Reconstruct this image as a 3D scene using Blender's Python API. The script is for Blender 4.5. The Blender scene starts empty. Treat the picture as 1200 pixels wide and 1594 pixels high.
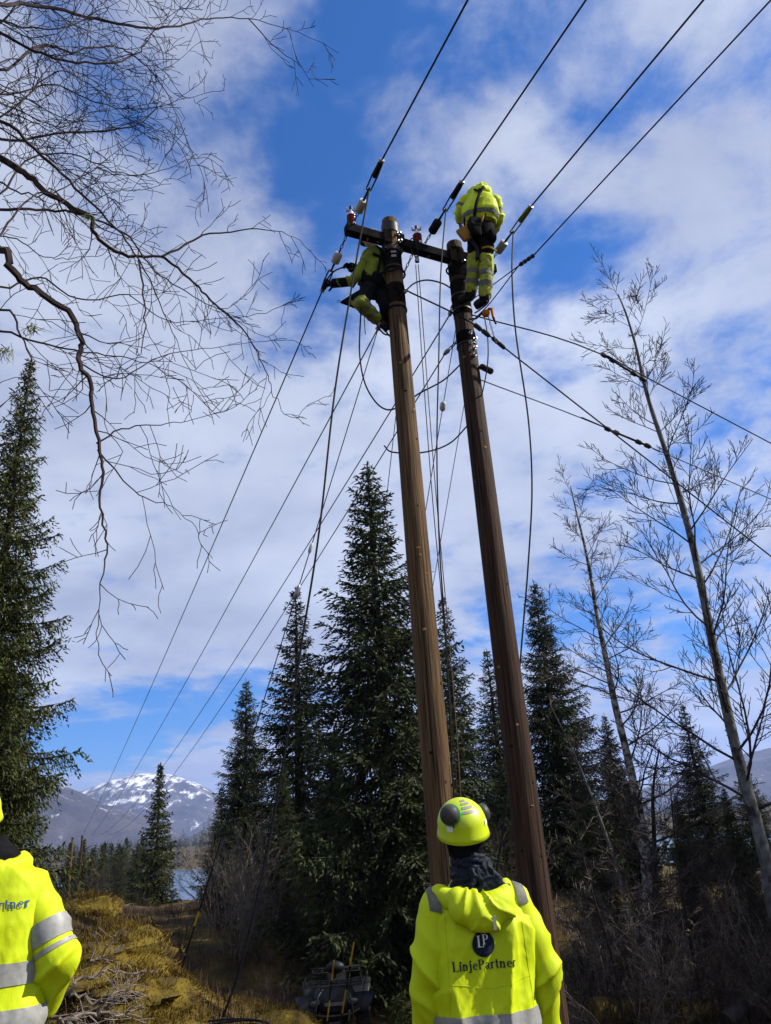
import bpy, bmesh, math, random
import numpy as np
from mathutils import Vector, Matrix, noise
from mathutils.bvhtree import BVHTree

SC = bpy.context.scene
COL = SC.collection
rad = math.radians

# ------------------------------------------------------------------ camera
F = 1200.0                     # focal length for a 1200 x 1594 frame
PITCH, ROLL = rad(22.75), rad(4.0)
CAMZ = 1.65
_r0 = Vector((1, 0, 0)); _u0 = Vector((0, -math.sin(PITCH), math.cos(PITCH)))
FWD = Vector((0, math.cos(PITCH), math.sin(PITCH)))
RGT = _r0 * math.cos(ROLL) - _u0 * math.sin(ROLL)
UPV = _u0 * math.cos(ROLL) + _r0 * math.sin(ROLL)
CAM = Vector((0, 0, CAMZ))
cd = bpy.data.cameras.new('camera'); cam = bpy.data.objects.new('camera', cd); COL.objects.link(cam)
cd.sensor_fit = 'VERTICAL'; cd.sensor_height = 24.0; cd.lens = 24.0 * F / 1594.0
cd.clip_start = 0.05; cd.clip_end = 30000
M = Matrix((RGT, UPV, -FWD)).transposed().to_4x4(); M.translation = CAM
cam.matrix_world = M
SC.camera = cam

# ------------------------------------------------------------------ sky and sun
SUN_AZ, SUN_EL = rad(89.0), rad(40.0)      # azimuth clockwise from +Y (view heading)
SUNV = Vector((math.sin(SUN_AZ) * math.cos(SUN_EL), math.cos(SUN_AZ) * math.cos(SUN_EL), math.sin(SUN_EL)))
SKY_STRENGTH = 0.05
w = bpy.data.worlds.new('World'); SC.world = w; w.use_nodes = True
nt = w.node_tree; nt.nodes.clear(); N = nt.nodes.new; L = nt.links.new
out = N('ShaderNodeOutputWorld'); bg = N('ShaderNodeBackground'); bg.inputs['Strength'].default_value = SKY_STRENGTH
L(bg.outputs[0], out.inputs[0])
sky = N('ShaderNodeTexSky'); sky.sky_type = 'NISHITA'; sky.sun_disc = False
sky.sun_elevation = SUN_EL; sky.sun_rotation = SUN_AZ; sky.altitude = 200; sky.air_density = 1.0; sky.dust_density = 0.3; sky.ozone_density = 2.5
hs = N('ShaderNodeHueSaturation'); hs.inputs['Saturation'].default_value = 1.15; hs.inputs['Value'].default_value = 1.30
tint = N('ShaderNodeMix'); tint.data_type = 'RGBA'; tint.blend_type = 'MULTIPLY'; tint.inputs[0].default_value = 1.0; tint.inputs[7].default_value = (0.42, 0.80, 1.30, 1)
L(sky.outputs[0], tint.inputs[6]); L(tint.outputs[2], hs.inputs['Color'])

def mnode(tree, op, a, b=None, c=None):
    n = tree.nodes.new('ShaderNodeMath'); n.operation = op
    for i, v in enumerate((a, b, c)):
        if v is None: continue
        if isinstance(v, (int, float)): n.inputs[i].default_value = v
        else: tree.links.new(v, n.inputs[i])
    return n.outputs[0]

tc = N('ShaderNodeTexCoord'); sp = N('ShaderNodeSeparateXYZ'); L(tc.outputs['Generated'], sp.inputs[0])
zz = mnode(nt, 'ADD', mnode(nt, 'MAXIMUM', sp.outputs[2], 0.0), 0.16)
cx = mnode(nt, 'DIVIDE', sp.outputs[0], zz); cy = mnode(nt, 'DIVIDE', sp.outputs[1], zz)
cb = N('ShaderNodeCombineXYZ'); L(cx, cb.inputs[0]); L(cy, cb.inputs[1]); cb.inputs[2].default_value = 3.7
def cloud_noise(scale, detail, rough, dist, off):
    mp = N('ShaderNodeMapping'); mp.inputs['Location'].default_value = off
    L(cb.outputs[0], mp.inputs['Vector'])
    n = N('ShaderNodeTexNoise'); n.inputs['Scale'].default_value = scale; n.inputs['Detail'].default_value = detail
    n.inputs['Roughness'].default_value = rough; n.inputs['Distortion'].default_value = dist
    L(mp.outputs[0], n.inputs['Vector']); return n.outputs[0]
big = cloud_noise(1.5, 3, 0.5, 0.0, (0.35, 0.1, 0))
mid = cloud_noise(4.6, 12, 0.62, 0.15, (2.1, 1.3, 0))
def sky_xy(px, py):
    d = (RGT * ((px - 600) / F) + UPV * ((797 - py) / F) + FWD).normalized(); z_ = max(d.z, 0) + .16
    return Vector((d.x / z_, d.y / z_, 3.7))
cov = mnode(nt, 'ADD', mnode(nt, 'ADD', mnode(nt, 'MULTIPLY', big, 0.40), mnode(nt, 'MULTIPLY', mid, 1.20)), 0.055)
# breaks in the cloud deck: (pixel, pixel radius, depth)
for hx, hy, hr, hd in [(430, 100, 200, .26), (560, 20, 160, .25), (540, 300, 120, .34), (470, 490, 110, .30), (850, 40, 160, .32), (690, 150, 120, .25), (880, 410, 110, .36),
                       (730, 330, 90, .22), (1160, 110, 140, .22), (980, 180, 110, .17), (240, 230, 140, .12), (90, 130, 170, .14), (1195, 560, 80, .20), (1030, 800, 110, .18), (870, 970, 80, .24), (150, 1150, 55, .40), (345, 1090, 55, .36), (1110, 1010, 70, .22), (60, 1180, 50, .30), (430, 830, 190, -.13), (900, 640, 110, -.07), (260, 960, 120, -.06)]:
    c0 = sky_xy(hx, hy); r_h = max((sky_xy(hx + hr, hy) - c0).length, (sky_xy(hx, hy + hr) - c0).length)
    dn = N('ShaderNodeVectorMath'); dn.operation = 'DISTANCE'; L(cb.outputs[0], dn.inputs[0]); dn.inputs[1].default_value = c0
    mr_ = N('ShaderNodeMapRange'); mr_.interpolation_type = 'SMOOTHSTEP'; L(dn.outputs['Value'], mr_.inputs[0]); mr_.inputs[1].default_value = 0; mr_.inputs[2].default_value = r_h * 1.25
    mr_.inputs[3].default_value = hd; mr_.inputs[4].default_value = 0.0
    cov = mnode(nt, 'SUBTRACT', cov, mr_.outputs[0])
rmp = N('ShaderNodeValToRGB'); L(cov, rmp.inputs[0])
e = rmp.color_ramp.elements; e[0].position = 0.47; e[0].color = (0, 0, 0, 1); e[1].position = 0.90; e[1].color = (1, 1, 1, 1)
rmp.color_ramp.interpolation = 'EASE'
shade = cloud_noise(2.3, 6, 0.55, 0.2, (7.3, 4.0, 0))
cr = N('ShaderNodeValToRGB'); L(shade, cr.inputs[0])
ce = cr.color_ramp.elements; ce[0].position = 0.3; ce[0].color = (4.7, 5.2, 6.7, 1); ce[1].position = 0.72; ce[1].color = (7.9, 8.5, 9.8, 1)
mx = N('ShaderNodeMix'); mx.data_type = 'RGBA'
L(mnode(nt, 'MULTIPLY', rmp.outputs[0], 0.93), mx.inputs[0]); L(hs.outputs[0], mx.inputs[6]); L(cr.outputs[0], mx.inputs[7])
L(mx.outputs[2], bg.inputs['Color'])

sd = bpy.data.lights.new('sun', 'SUN'); sd.energy = 4.8; sd.angle = rad(0.53); sd.color = (1.0, 0.95, 0.86)
so = bpy.data.objects.new('sun', sd); COL.objects.link(so)
so.rotation_euler = (-SUNV).to_track_quat('-Z', 'Y').to_euler(); so.location = (20, -10, 40)

SC.view_settings.view_transform = 'Standard'; SC.view_settings.look = 'None'
SC.view_settings.exposure = 0.95; SC.view_settings.gamma = 1.0; SC.view_settings.use_curve_mapping = False
SC.render.engine = 'CYCLES'
SC.cycles.use_denoising = True
SC.cycles.max_bounces = 6; SC.cycles.diffuse_bounces = 2; SC.cycles.glossy_bounces = 2
SC.cycles.transmission_bounces = 3; SC.cycles.transparent_max_bounces = 8; SC.cycles.volume_bounces = 0
SC.cycles.sample_clamp_indirect = 4

# ------------------------------------------------------------------ projection helpers
def ray(px, py): return RGT * ((px - 600) / F) + UPV * ((797 - py) / F) + FWD
def at(px, py, D):
    """point in the direction of a photo pixel at horizontal distance D metres"""
    d = ray(px, py); return CAM + d * (D / math.hypot(d.x, d.y))
def atz(px, py, z):
    d = ray(px, py); return CAM + d * ((z - CAMZ) / d.z)
def V(*a): return Vector(a)

# ------------------------------------------------------------------ materials
MATS = {}
def mat(name, c1, c2=None, scale=5.0, rough=0.7, stretch=(1, 1, 1), bump=0.0, bscale=None, metal=0.0, detail=6,
        lo=0.35, hi=0.65, spec=0.16, c3=None, scale3=1.0, lo3=0.5, hi3=0.6, stretch3=(1, 1, 1), transl=0.0, dist=0.0, rnd=0.0, bstretch=None):
    m = bpy.data.materials.new(name); m.use_nodes = True; t = m.node_tree
    b = t.nodes['Principled BSDF']; b.inputs['Roughness'].default_value = rough
    b.inputs['Metallic'].default_value = metal; b.inputs['Specular IOR Level'].default_value = spec
    b.inputs['Base Color'].default_value = (*c1, 1)
    tcn = t.nodes.new('ShaderNodeTexCoord')
    def nz(sc, st, det, off=0.0, di=0.0):
        mp = t.nodes.new('ShaderNodeMapping'); mp.inputs['Scale'].default_value = st; mp.inputs['Location'].default_value = (off, off * .7, off * .3)
        t.links.new(tcn.outputs['Object'], mp.inputs['Vector'])
        n = t.nodes.new('ShaderNodeTexNoise'); n.inputs['Scale'].default_value = sc; n.inputs['Detail'].default_value = det; n.inputs['Distortion'].default_value = di
        n.inputs['Roughness'].default_value = 0.6
        t.links.new(mp.outputs[0], n.inputs['Vector']); return n.outputs[0]
    col = None
    if c2 is not None:
        r = t.nodes.new('ShaderNodeValToRGB'); t.links.new(nz(scale, stretch, detail, 0, dist), r.inputs[0])
        r.color_ramp.elements[0].position = lo; r.color_ramp.elements[1].position = hi
        r.color_ramp.elements[0].color = (*c1, 1); r.color_ramp.elements[1].color = (*c2, 1)
        col = r.outputs[0]
        if c3 is not None:
            r3 = t.nodes.new('ShaderNodeMapRange'); t.links.new(nz(scale3, stretch3, 5, 9.1), r3.inputs[0])
            r3.inputs[1].default_value = lo3; r3.inputs[2].default_value = hi3
            mxn = t.nodes.new('ShaderNodeMix'); mxn.data_type = 'RGBA'
            t.links.new(r3.outputs[0], mxn.inputs[0]); t.links.new(col, mxn.inputs[6]); mxn.inputs[7].default_value = (*c3, 1)
            col = mxn.outputs[2]
        if rnd:
            oi = t.nodes.new('ShaderNodeObjectInfo'); h = t.nodes.new('ShaderNodeHueSaturation')
            mr = t.nodes.new('ShaderNodeMapRange'); t.links.new(oi.outputs['Random'], mr.inputs[0]); mr.inputs[3].default_value = 1 - rnd; mr.inputs[4].default_value = 1 + rnd
            t.links.new(mr.outputs[0], h.inputs['Value']); t.links.new(col, h.inputs['Color']); col = h.outputs[0]
        t.links.new(col, b.inputs['Base Color'])
    if bump:
        bn = t.nodes.new('ShaderNodeBump'); bn.inputs['Strength'].default_value = bump; bn.inputs['Distance'].default_value = 0.02
        t.links.new(nz(bscale or scale * 2, bstretch or stretch, 8, 3.3), bn.inputs['Height']); t.links.new(bn.outputs[0], b.inputs['Normal'])
    if transl:
        tr = t.nodes.new('ShaderNodeBsdfTranslucent')
        if col is not None: t.links.new(col, tr.inputs[0])
        else: tr.inputs[0].default_value = (*c1, 1)
        ms = t.nodes.new('ShaderNodeMixShader'); ms.inputs[0].default_value = transl
        t.links.new(b.outputs[0], ms.inputs[1]); t.links.new(tr.outputs[0], ms.inputs[2])
        t.links.new(ms.outputs[0], t.nodes['Material Output'].inputs[0])
    MATS[name] = m; return m

mat('pole_wood', (0.030, 0.016, 0.007), (0.165, 0.097, 0.043), 9, 0.8, (4.5, 4.5, 0.16), 0.9, 20, lo=.30, hi=.72, c3=(0.006, 0.004, 0.003), scale3=9, stretch3=(4, 4, .05), lo3=0.56, hi3=0.62, bstretch=(3, 3, .10))
mat('pole_wood_dark', (0.010, 0.0055, 0.0035), (0.075, 0.038, 0.021), 9, 0.78, (4.5, 4.5, 0.16), 0.9, 20, lo=.30, hi=.72, c3=(0.004, 0.003, 0.0025), scale3=9, stretch3=(4, 4, .05), lo3=0.56, hi3=0.62, bstretch=(3, 3, .10))
mat('wood_chip', (0.30, 0.17, 0.06), (0.18, 0.09, 0.03), 30, .8)
mat('tar', (0.004, 0.0035, 0.0035), (0.016, 0.012, 0.010), 14, 0.8, bump=.3, spec=.0)
mat('plate', (0.25, 0.25, 0.25), rough=.5)
mat('crossarm_steel', (0.009, 0.009, 0.010), (0.020, 0.020, 0.021), 7, 0.7, (1, 1, 1), 0.1, spec=.0)
mat('steel', (0.30, 0.30, 0.31), (0.18, 0.18, 0.19), 20, 0.42, metal=.8)
mat('dark_steel', (0.009, 0.0085, 0.009), (0.026, 0.023, 0.021), 25, 0.5, spec=.2)
mat('white_insulator', (0.42, 0.43, 0.45), (0.32, 0.33, 0.34), 9, 0.35)
mat('red_insulator', (0.17, 0.012, 0.008), (0.11, 0.010, 0.008), 9, 0.25)
mat('white_paint', (0.72, 0.72, 0.72), rough=.4)
mat('cable', (0.005, 0.005, 0.008), rough=.6, spec=.10)
mat('conductor', (0.010, 0.010, 0.016), rough=.6, spec=.12)
mat('rope', (0.16, 0.10, 0.075), (0.07, 0.04, 0.035), 40, .9)
mat('guy_yellow', (0.40, 0.25, 0.01), rough=.5)
mat('guy_black', (0.012, 0.012, 0.012), rough=.5)
mat('orange', (0.62, 0.20, 0.02), (0.36, 0.09, 0.01), 30, .6)
mat('needles', (0.007, 0.011, 0.0035), (0.036, 0.046, 0.011), 2.6, 0.75, transl=.12, rnd=.32, spec=.2)
mat('needles_light', (0.012, 0.017, 0.004), (0.062, 0.072, 0.012), 2.2, 0.75, transl=.18, rnd=.12, spec=.2)
mat('bark', (0.018, 0.013, 0.010), (0.06, 0.048, 0.038), 8, 0.9, (2, 2, .4), .6)
mat('bark_dark', (0.008, 0.006, 0.006), (0.030, 0.023, 0.020), 9, 0.85, (2, 2, .5), .5)
mat('bark_aspen', (0.040, 0.040, 0.042), (0.150, 0.148, 0.145), 6, 0.85, (2, 2, 1.2), .5, c3=(0.025, 0.022, 0.02), scale3=4, lo3=.56, hi3=.66)
mat('bark_birch', (0.035, 0.030, 0.028), (0.32, 0.30, 0.275), 5.5, 0.8, (1.6, 1.6, 2.6), .5, lo=.40, hi=.58, c3=(0.03, 0.025, 0.022), scale3=5, lo3=.53, hi3=.60)
mat('twig', (0.018, 0.011, 0.011), (0.042, 0.028, 0.026), 6, 0.8)
mat('twig_grey', (0.030, 0.022, 0.018), (0.095, 0.076, 0.060), 5, 0.85, rnd=.35)
mat('dead_wood', (0.08, 0.062, 0.05), (0.22, 0.185, 0.15), 9, 0.85)
mat('lichen', (0.10, 0.12, 0.06), (0.20, 0.22, 0.13), 30, .9)
mat('hi_vis', (0.50, 0.60, 0.004), (0.44, 0.54, 0.004), 3, 0.62, bump=.38, bscale=7, bstretch=(1, 1, .38), spec=.2, c3=(0.36, 0.43, 0.012), scale3=2.3, lo3=.50, hi3=.85)
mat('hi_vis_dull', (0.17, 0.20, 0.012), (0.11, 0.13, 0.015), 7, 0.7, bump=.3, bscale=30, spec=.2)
mat('helmet_yellow', (0.49, 0.61, 0.004), (0.42, 0.52, 0.01), 9, rough=.38, spec=.45, c3=(0.30, 0.34, 0.05), scale3=28, lo3=.64, hi3=.74)
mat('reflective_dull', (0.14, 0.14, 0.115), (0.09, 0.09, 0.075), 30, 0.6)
mat('reflective', (0.25, 0.25, 0.235), (0.20, 0.20, 0.19), 60, 0.5, spec=.4)
mat('black_cloth', (0.0035, 0.0035, 0.004), (0.009, 0.0085, 0.010), 14, 0.9, bump=.4, bscale=30, spec=.06)
mat('grey_cloth', (0.02, 0.02, 0.022), (0.04, 0.04, 0.042), 14, 0.85, spec=.06)
mat('navy_cloth', (0.003, 0.005, 0.011), (0.008, 0.012, 0.023), 18, 0.6, bump=.4, spec=.15)
mat('navy_print', (0.006, 0.009, 0.026), rough=.6)
mat('blue_print', (0.03, 0.07, 0.22), rough=.6)
mat('cream_print', (0.62, 0.64, 0.50), rough=.6)
mat('skin', (0.52, 0.31, 0.22), (0.45, 0.25, 0.17), 12, .55)
mat('hair', (0.035, 0.022, 0.014), rough=.7)
mat('eye', (0.5, 0.5, 0.5), rough=.2)
mat('muff_grey', (0.030, 0.030, 0.028), (0.055, 0.055, 0.052), 12, .5)
mat('green_plastic', (0.02, 0.33, 0.06), rough=.4)
mat('tan_leather', (0.33, 0.18, 0.03), (0.24, 0.12, 0.02), 10, .7)
mat('boot', (0.007, 0.005, 0.004), (0.022, 0.013, 0.009), 12, .6)
mat('atv_paint', (0.006, 0.007, 0.009), (0.012, 0.013, 0.017), 7, .5, spec=.18)
mat('tyre', (0.008, 0.0075, 0.007), (0.02, 0.018, 0.016), 16, .9, bump=.5, spec=.1)
mat('lamp_glass', (0.06, 0.06, 0.07), rough=.2, spec=.5)
mat('moss', (0.035, 0.022, 0.007), (0.13, 0.092, 0.012), 5, .95, bump=.8, bscale=40)
mat('rock', (0.035, 0.033, 0.042), (0.09, 0.085, 0.10), 5, .85, bump=.5)
mat('grass', (0.11, 0.082, 0.028), (0.21, 0.16, 0.06), 1.2, .9, transl=.2)
mat('grass_green', (0.030, 0.017, 0.006), (0.20, 0.130, 0.014), 2.3, .9, lo=.40, hi=.64, transl=.2)
mat('heather', (0.035, 0.019, 0.012), (0.085, 0.05, 0.03), 1.5, .9)

# ------------------------------------------------------------------ object helpers
def tag(o, label, cat, group=None, kind=None):
    if label: o['label'] = label
    if cat: o['category'] = cat
    if group: o['group'] = group
    if kind: o['kind'] = kind
    return o
def empty(name, loc=(0, 0, 0), rz=0.0):
    o = bpy.data.objects.new(name, None); COL.objects.link(o); o.empty_display_size = .2
    o.location = loc; o.rotation_euler = (0, 0, rz); return o
def link(name, me, m=None, parent=None, smooth=True):
    if m is not None:
        me.materials.clear(); me.materials.append(MATS[m] if isinstance(m, str) else m)
    if smooth and len(me.polygons): me.polygons.foreach_set('use_smooth', [True] * len(me.polygons))
    o = bpy.data.objects.new(name, me); COL.objects.link(o)
    if parent is not None: o.parent = parent
    return o
def copy_tree(o, parent=None):
    c = o.copy(); COL.objects.link(c); c.parent = parent
    for ch in o.children: copy_tree(ch, c)
    return c

def frame(d):
    d = d.normalized(); a = Vector((0, 0, 1)) if abs(d.z) < .9 else Vector((1, 0, 0))
    u = d.cross(a).normalized(); return u, d.cross(u).normalized()

class MB:
    """collects geometry; build() links it as ONE mesh object"""
    def __init__(s): s.v = []; s.f = []
    def tube(s, pts, rr, n=6, cap=True):
        pts = [Vector(p) for p in pts]; k = len(pts)
        if not hasattr(rr, '__len__'): rr = [rr] * k
        b = len(s.v); u = None
        for i, p in enumerate(pts):
            d = (pts[min(i + 1, k - 1)] - pts[max(i - 1, 0)])
            if d.length < 1e-9: d = Vector((0, 0, 1))
            d.normalize()
            if u is None: u, w_ = frame(d)
            else:
                u = u - d * u.dot(d)
                if u.length < 1e-6: u, w_ = frame(d)
                u.normalize()
            w_ = d.cross(u)
            for j in range(n):
                a = 2 * math.pi * j / n
                s.v.append(p + (u * math.cos(a) + w_ * math.sin(a)) * rr[i])
        for i in range(k - 1):
            for j in range(n):
                j2 = (j + 1) % n
                s.f.append((b + i * n + j, b + i * n + j2, b + (i + 1) * n + j2, b + (i + 1) * n + j))
        if cap and n > 2:
            s.f.append(tuple(b + j for j in reversed(range(n)))); s.f.append(tuple(b + (k - 1) * n + j for j in range(n)))
        return s
    def box(s, c, size, X=(1, 0, 0), Y=(0, 1, 0), Z=(0, 0, 1)):
        c = Vector(c); X = Vector(X) * size[0] / 2; Y = Vector(Y) * size[1] / 2; Z = Vector(Z) * size[2] / 2
        b = len(s.v)
        for z in (-1, 1):
            for y in (-1, 1):
                for x in (-1, 1): s.v.append(c + X * x + Y * y + Z * z)
        for f in ((0, 2, 3, 1), (4, 5, 7, 6), (0, 1, 5, 4), (2, 6, 7, 3), (0, 4, 6, 2), (1, 3, 7, 5)): s.f.append(tuple(b + i for i in f))
        return s
    def lathe(s, p0, axis, prof, n=16):
        """prof: list of (distance along axis, radius)"""
        axis = Vector(axis).normalized(); p0 = Vector(p0)
        s.tube_dir(p0, axis, prof, n); return s
    def tube_dir(s, p0, d, prof, n):
        u, w_ = frame(d); b = len(s.v); k = len(prof)
        for t, r in prof:
            for j in range(n):
                a = 2 * math.pi * j / n; s.v.append(p0 + d * t + (u * math.cos(a) + w_ * math.sin(a)) * r)
        for i in range(k - 1):
            for j in range(n):
                j2 = (j + 1) % n; s.f.append((b + i * n + j, b + (i + 1) * n + j, b + (i + 1) * n + j2, b + i * n + j2))
        s.f.append(tuple(b + j for j in range(n))); s.f.append(tuple(b + (k - 1) * n + j for j in reversed(range(n))))
    def ell(s, c, r, X=(1, 0, 0), Y=(0, 1, 0), Z=(0, 0, 1), n=16, m=10):
        c = Vector(c); X = Vector(X) * r[0]; Y = Vector(Y) * r[1]; Z = Vector(Z) * r[2]; b = len(s.v)
        for i in range(1, m):
            th = math.pi * i / m
            for j in range(n):
                a = 2 * math.pi * j / n
                s.v.append(c + X * math.sin(th) * math.cos(a) + Y * math.sin(th) * math.sin(a) + Z * math.cos(th))
        s.v.append(c + Z); s.v.append(c - Z); t = b + (m - 1) * n
        for i in range(m - 2):
            for j in range(n):
                j2 = (j + 1) % n; s.f.append((b + i * n + j, b + (i + 1) * n + j, b + (i + 1) * n + j2, b + i * n + j2))
        for j in range(n):
            j2 = (j + 1) % n
            s.f.append((t, b + j, b + j2)); s.f.append((t + 1, b + (m - 2) * n + j2, b + (m - 2) * n + j))
        return s
    def capsule(s, p0, p1, r0, r1, n=12):
        p0 = Vector(p0); p1 = Vector(p1); d = (p1 - p0); ln = max(d.length, 1e-5); d = d / ln
        prof = [(-r0 * math.cos(a), r0 * math.sin(a)) for a in (.05, .5, 1.0)] + [(0, r0), (ln, r1)] + [(ln + r1 * math.cos(a), r1 * math.sin(a)) for a in (1.0, .5, .05)]
        s.tube_dir(p0, d, prof, n); return s
    def loft(s, secs, n=24, p=2.0):
        """secs: list of (centre, X axis, Y axis, rx, ry): closed superelliptic loft"""
        b = len(s.v); k = len(secs)
        for c, X, Y, rx, ry in secs:
            c = Vector(c); X = Vector(X); Y = Vector(Y)
            for j in range(n):
                a = 2 * math.pi * j / n; ca, sa = math.cos(a), math.sin(a)
                s.v.append(c + X * rx * math.copysign(abs(ca) ** (2 / p), ca) + Y * ry * math.copysign(abs(sa) ** (2 / p), sa))
        for i in range(k - 1):
            for j in range(n):
                j2 = (j + 1) % n; s.f.append((b + i * n + j, b + i * n + j2, b + (i + 1) * n + j2, b + (i + 1) * n + j))
        s.f.append(tuple(b + j for j in reversed(range(n)))); s.f.append(tuple(b + (k - 1) * n + j for j in range(n)))
        return s
    def quad(s, a, b_, c, d):
        b = len(s.v); s.v += [Vector(a), Vector(b_), Vector(c), Vector(d)]; s.f.append((b, b + 1, b + 2, b + 3)); return s
    def mesh(s, name='mesh'):
        me = bpy.data.meshes.new(name); me.from_pydata([tuple(v) for v in s.v], [], s.f); me.update(); return me
    def build(s, name, m, parent=None, smooth=True, org=None):
        """org: put the object's origin there (top-level things) instead of at the parent's"""
        me = s.mesh(name)
        if org is not None: me.transform(Matrix.Translation(-Vector(org)))
        o = link(name, me, m, parent, smooth)
        if org is not None: o.location = org
        if smooth:
            try: me.set_sharp_from_angle(angle=rad(50))
            except Exception: pass
        return o

def np_quads(name, vs, m, parent=None, smooth=False):
    """vs: (N,4,3) array of quads -> one mesh object"""
    n = len(vs); me = bpy.data.meshes.new(name)
    me.vertices.add(n * 4); me.vertices.foreach_set('co', np.ascontiguousarray(vs, dtype=np.float32).ravel())
    me.loops.add(n * 4); me.loops.foreach_set('vertex_index', np.arange(n * 4, dtype=np.int32))
    me.polygons.add(n); me.polygons.foreach_set('loop_start', np.arange(0, n * 4, 4, dtype=np.int32))
    me.polygons.foreach_set('loop_total', np.full(n, 4, dtype=np.int32)); me.update(calc_edges=True)
    return link(name, me, m, parent, smooth)

def spline(pts, per=8):
    """Catmull-Rom through the points"""
    P = [Vector(p) for p in pts]
    if len(P) == 2: return [P[0].lerp(P[1], i / per) for i in range(per + 1)]
    P = [P[0] * 2 - P[1]] + P + [P[-1] * 2 - P[-2]]; o = []
    for i in range(1, len(P) - 2):
        for j in range(per):
            t = j / per; t2 = t * t; t3 = t2 * t
            o.append(.5 * ((2 * P[i]) + (P[i + 1] - P[i - 1]) * t + (2 * P[i - 1] - 5 * P[i] + 4 * P[i + 1] - P[i + 2]) * t2 + (3 * P[i] - P[i - 1] - 3 * P[i + 1] + P[i + 2]) * t3))
    o.append(P[-2]); return o

# ------------------------------------------------------------------ ground
def smooth01(x): x = min(1, max(0, x)); return x * x * (3 - 2 * x)
def hgt(x, y):
    D = math.hypot(x, y); az = math.degrees(math.atan2(x, y))
    z = 0.0
    if x < 0: z += min(0.9, -x * .19) * smooth01(1.6 - D / 16)
    z += .62 * math.exp(-(((x + 4.0) / 1.9) ** 2 + ((y - 8.4) / 1.7) ** 2) * .5 * 1.2)
    z += .25 * math.exp(-(((x + 2.0) / .9) ** 2 + ((y - 6.9) / .8) ** 2))
    hol = math.exp(-((D - 15.5) / 5.0) ** 2) if D < 15.5 else math.exp(-((D - 15.5) / 4.5) ** 2)
    xs = 4.2 + 6.8 * smooth01((D - 9) / 5)
    side = smooth01((x + xs) / 3.2) * (1 - .75 * smooth01((x - 1.5) / 4))
    z -= 1.75 * hol * side
    z -= .75 * hol * (1 - smooth01((x + xs) / 3.2)) * smooth01((D - 9) / 4)
    if D > 20: z -= 12.2 * smooth01((D - 20) / 260) + .02 * min(D - 20, 60)
    z -= .45 * smooth01((x + 2.7) / 1.5) * smooth01((D - 5.8) / 2.5) * (1 - smooth01((D - 11) / 4))
    a = .10 * smooth01(D / 4 - .4) * (1 + min(D, 200) / 30)
    z += a * (noise.noise((x * .45, y * .45, 1.3)) + .5 * noise.noise((x * 1.1, y * 1.1, 4.3)) + .28 * noise.noise((x * 2.7, y * 2.7, 7.7))) if D < 400 else 0
    if D < 16: z += .11 * smooth01((D - 4.6) / 1.5) * (1 - smooth01((D - 12) / 4)) * (noise.noise((x * 1.1, y * 1.1, 9.9)) * 1.3 + .4)
    if D > 540: z += 18 * smooth01((D - 540) / 260)
    return z
def gz(p, sink=.05): return hgt(p[0], p[1]) - sink

angs = list(np.linspace(-34, 34, 230)) + list(np.linspace(36, 324, 70)); angs = sorted(angs)
rings = [0.0]; r = .35
while r < 9000: rings.append(r); r *= 1.035 if r < 60 else 1.12
vs, fs = [(0, 0, hgt(0, .01))], []
na = len(angs)
for r in rings[1:]:
    for a in angs: x, y = r * math.sin(rad(a)), r * math.cos(rad(a)); vs.append((x, y, hgt(x, y)))
for j in range(na): fs.append((0, 1 + (j + 1) % na, 1 + j))
for i in range(len(rings) - 2):
    for j in range(na):
        j2 = (j + 1) % na; a0 = 1 + i * na; b0 = a0 + na
        fs.append((a0 + j, a0 + j2, b0 + j2, b0 + j))
me = bpy.data.meshes.new('ground'); me.from_pydata(vs, [], fs); me.update()
gm = mat('ground_cover', (0.028, 0.018, 0.010), (0.105, 0.075, 0.014), 1.5, .95, bump=1.0, bscale=16, lo=.38, hi=.62, c3=(0.030, 0.021, 0.012), scale3=.5, lo3=.5, hi3=.62)
g = link('ground', me, gm); g['kind'] = 'structure'

# lake
me = bpy.data.meshes.new('lake'); LZ = -10.6
lv = []; lf = []
outl = [(-420, 330), (-200, 180), (-60, 160), (60, 160), (200, 160), (360, 260), (520, 420), (480, 640), (160, 740), (-100, 740), (-340, 640), (-480, 480)]
bm = bmesh.new(); vv = [bm.verts.new((x, y, LZ)) for x, y in outl]; bm.faces.new(vv); bmesh.ops.recalc_face_normals(bm, faces=bm.faces); bm.to_mesh(me); bm.free()
mat('lake_water', (0.05, 0.09, 0.15), rough=.18, spec=.6, bump=.25, bscale=1.2)
lk = link('lake', me, 'lake_water', smooth=False); lk['kind'] = 'structure'

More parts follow.
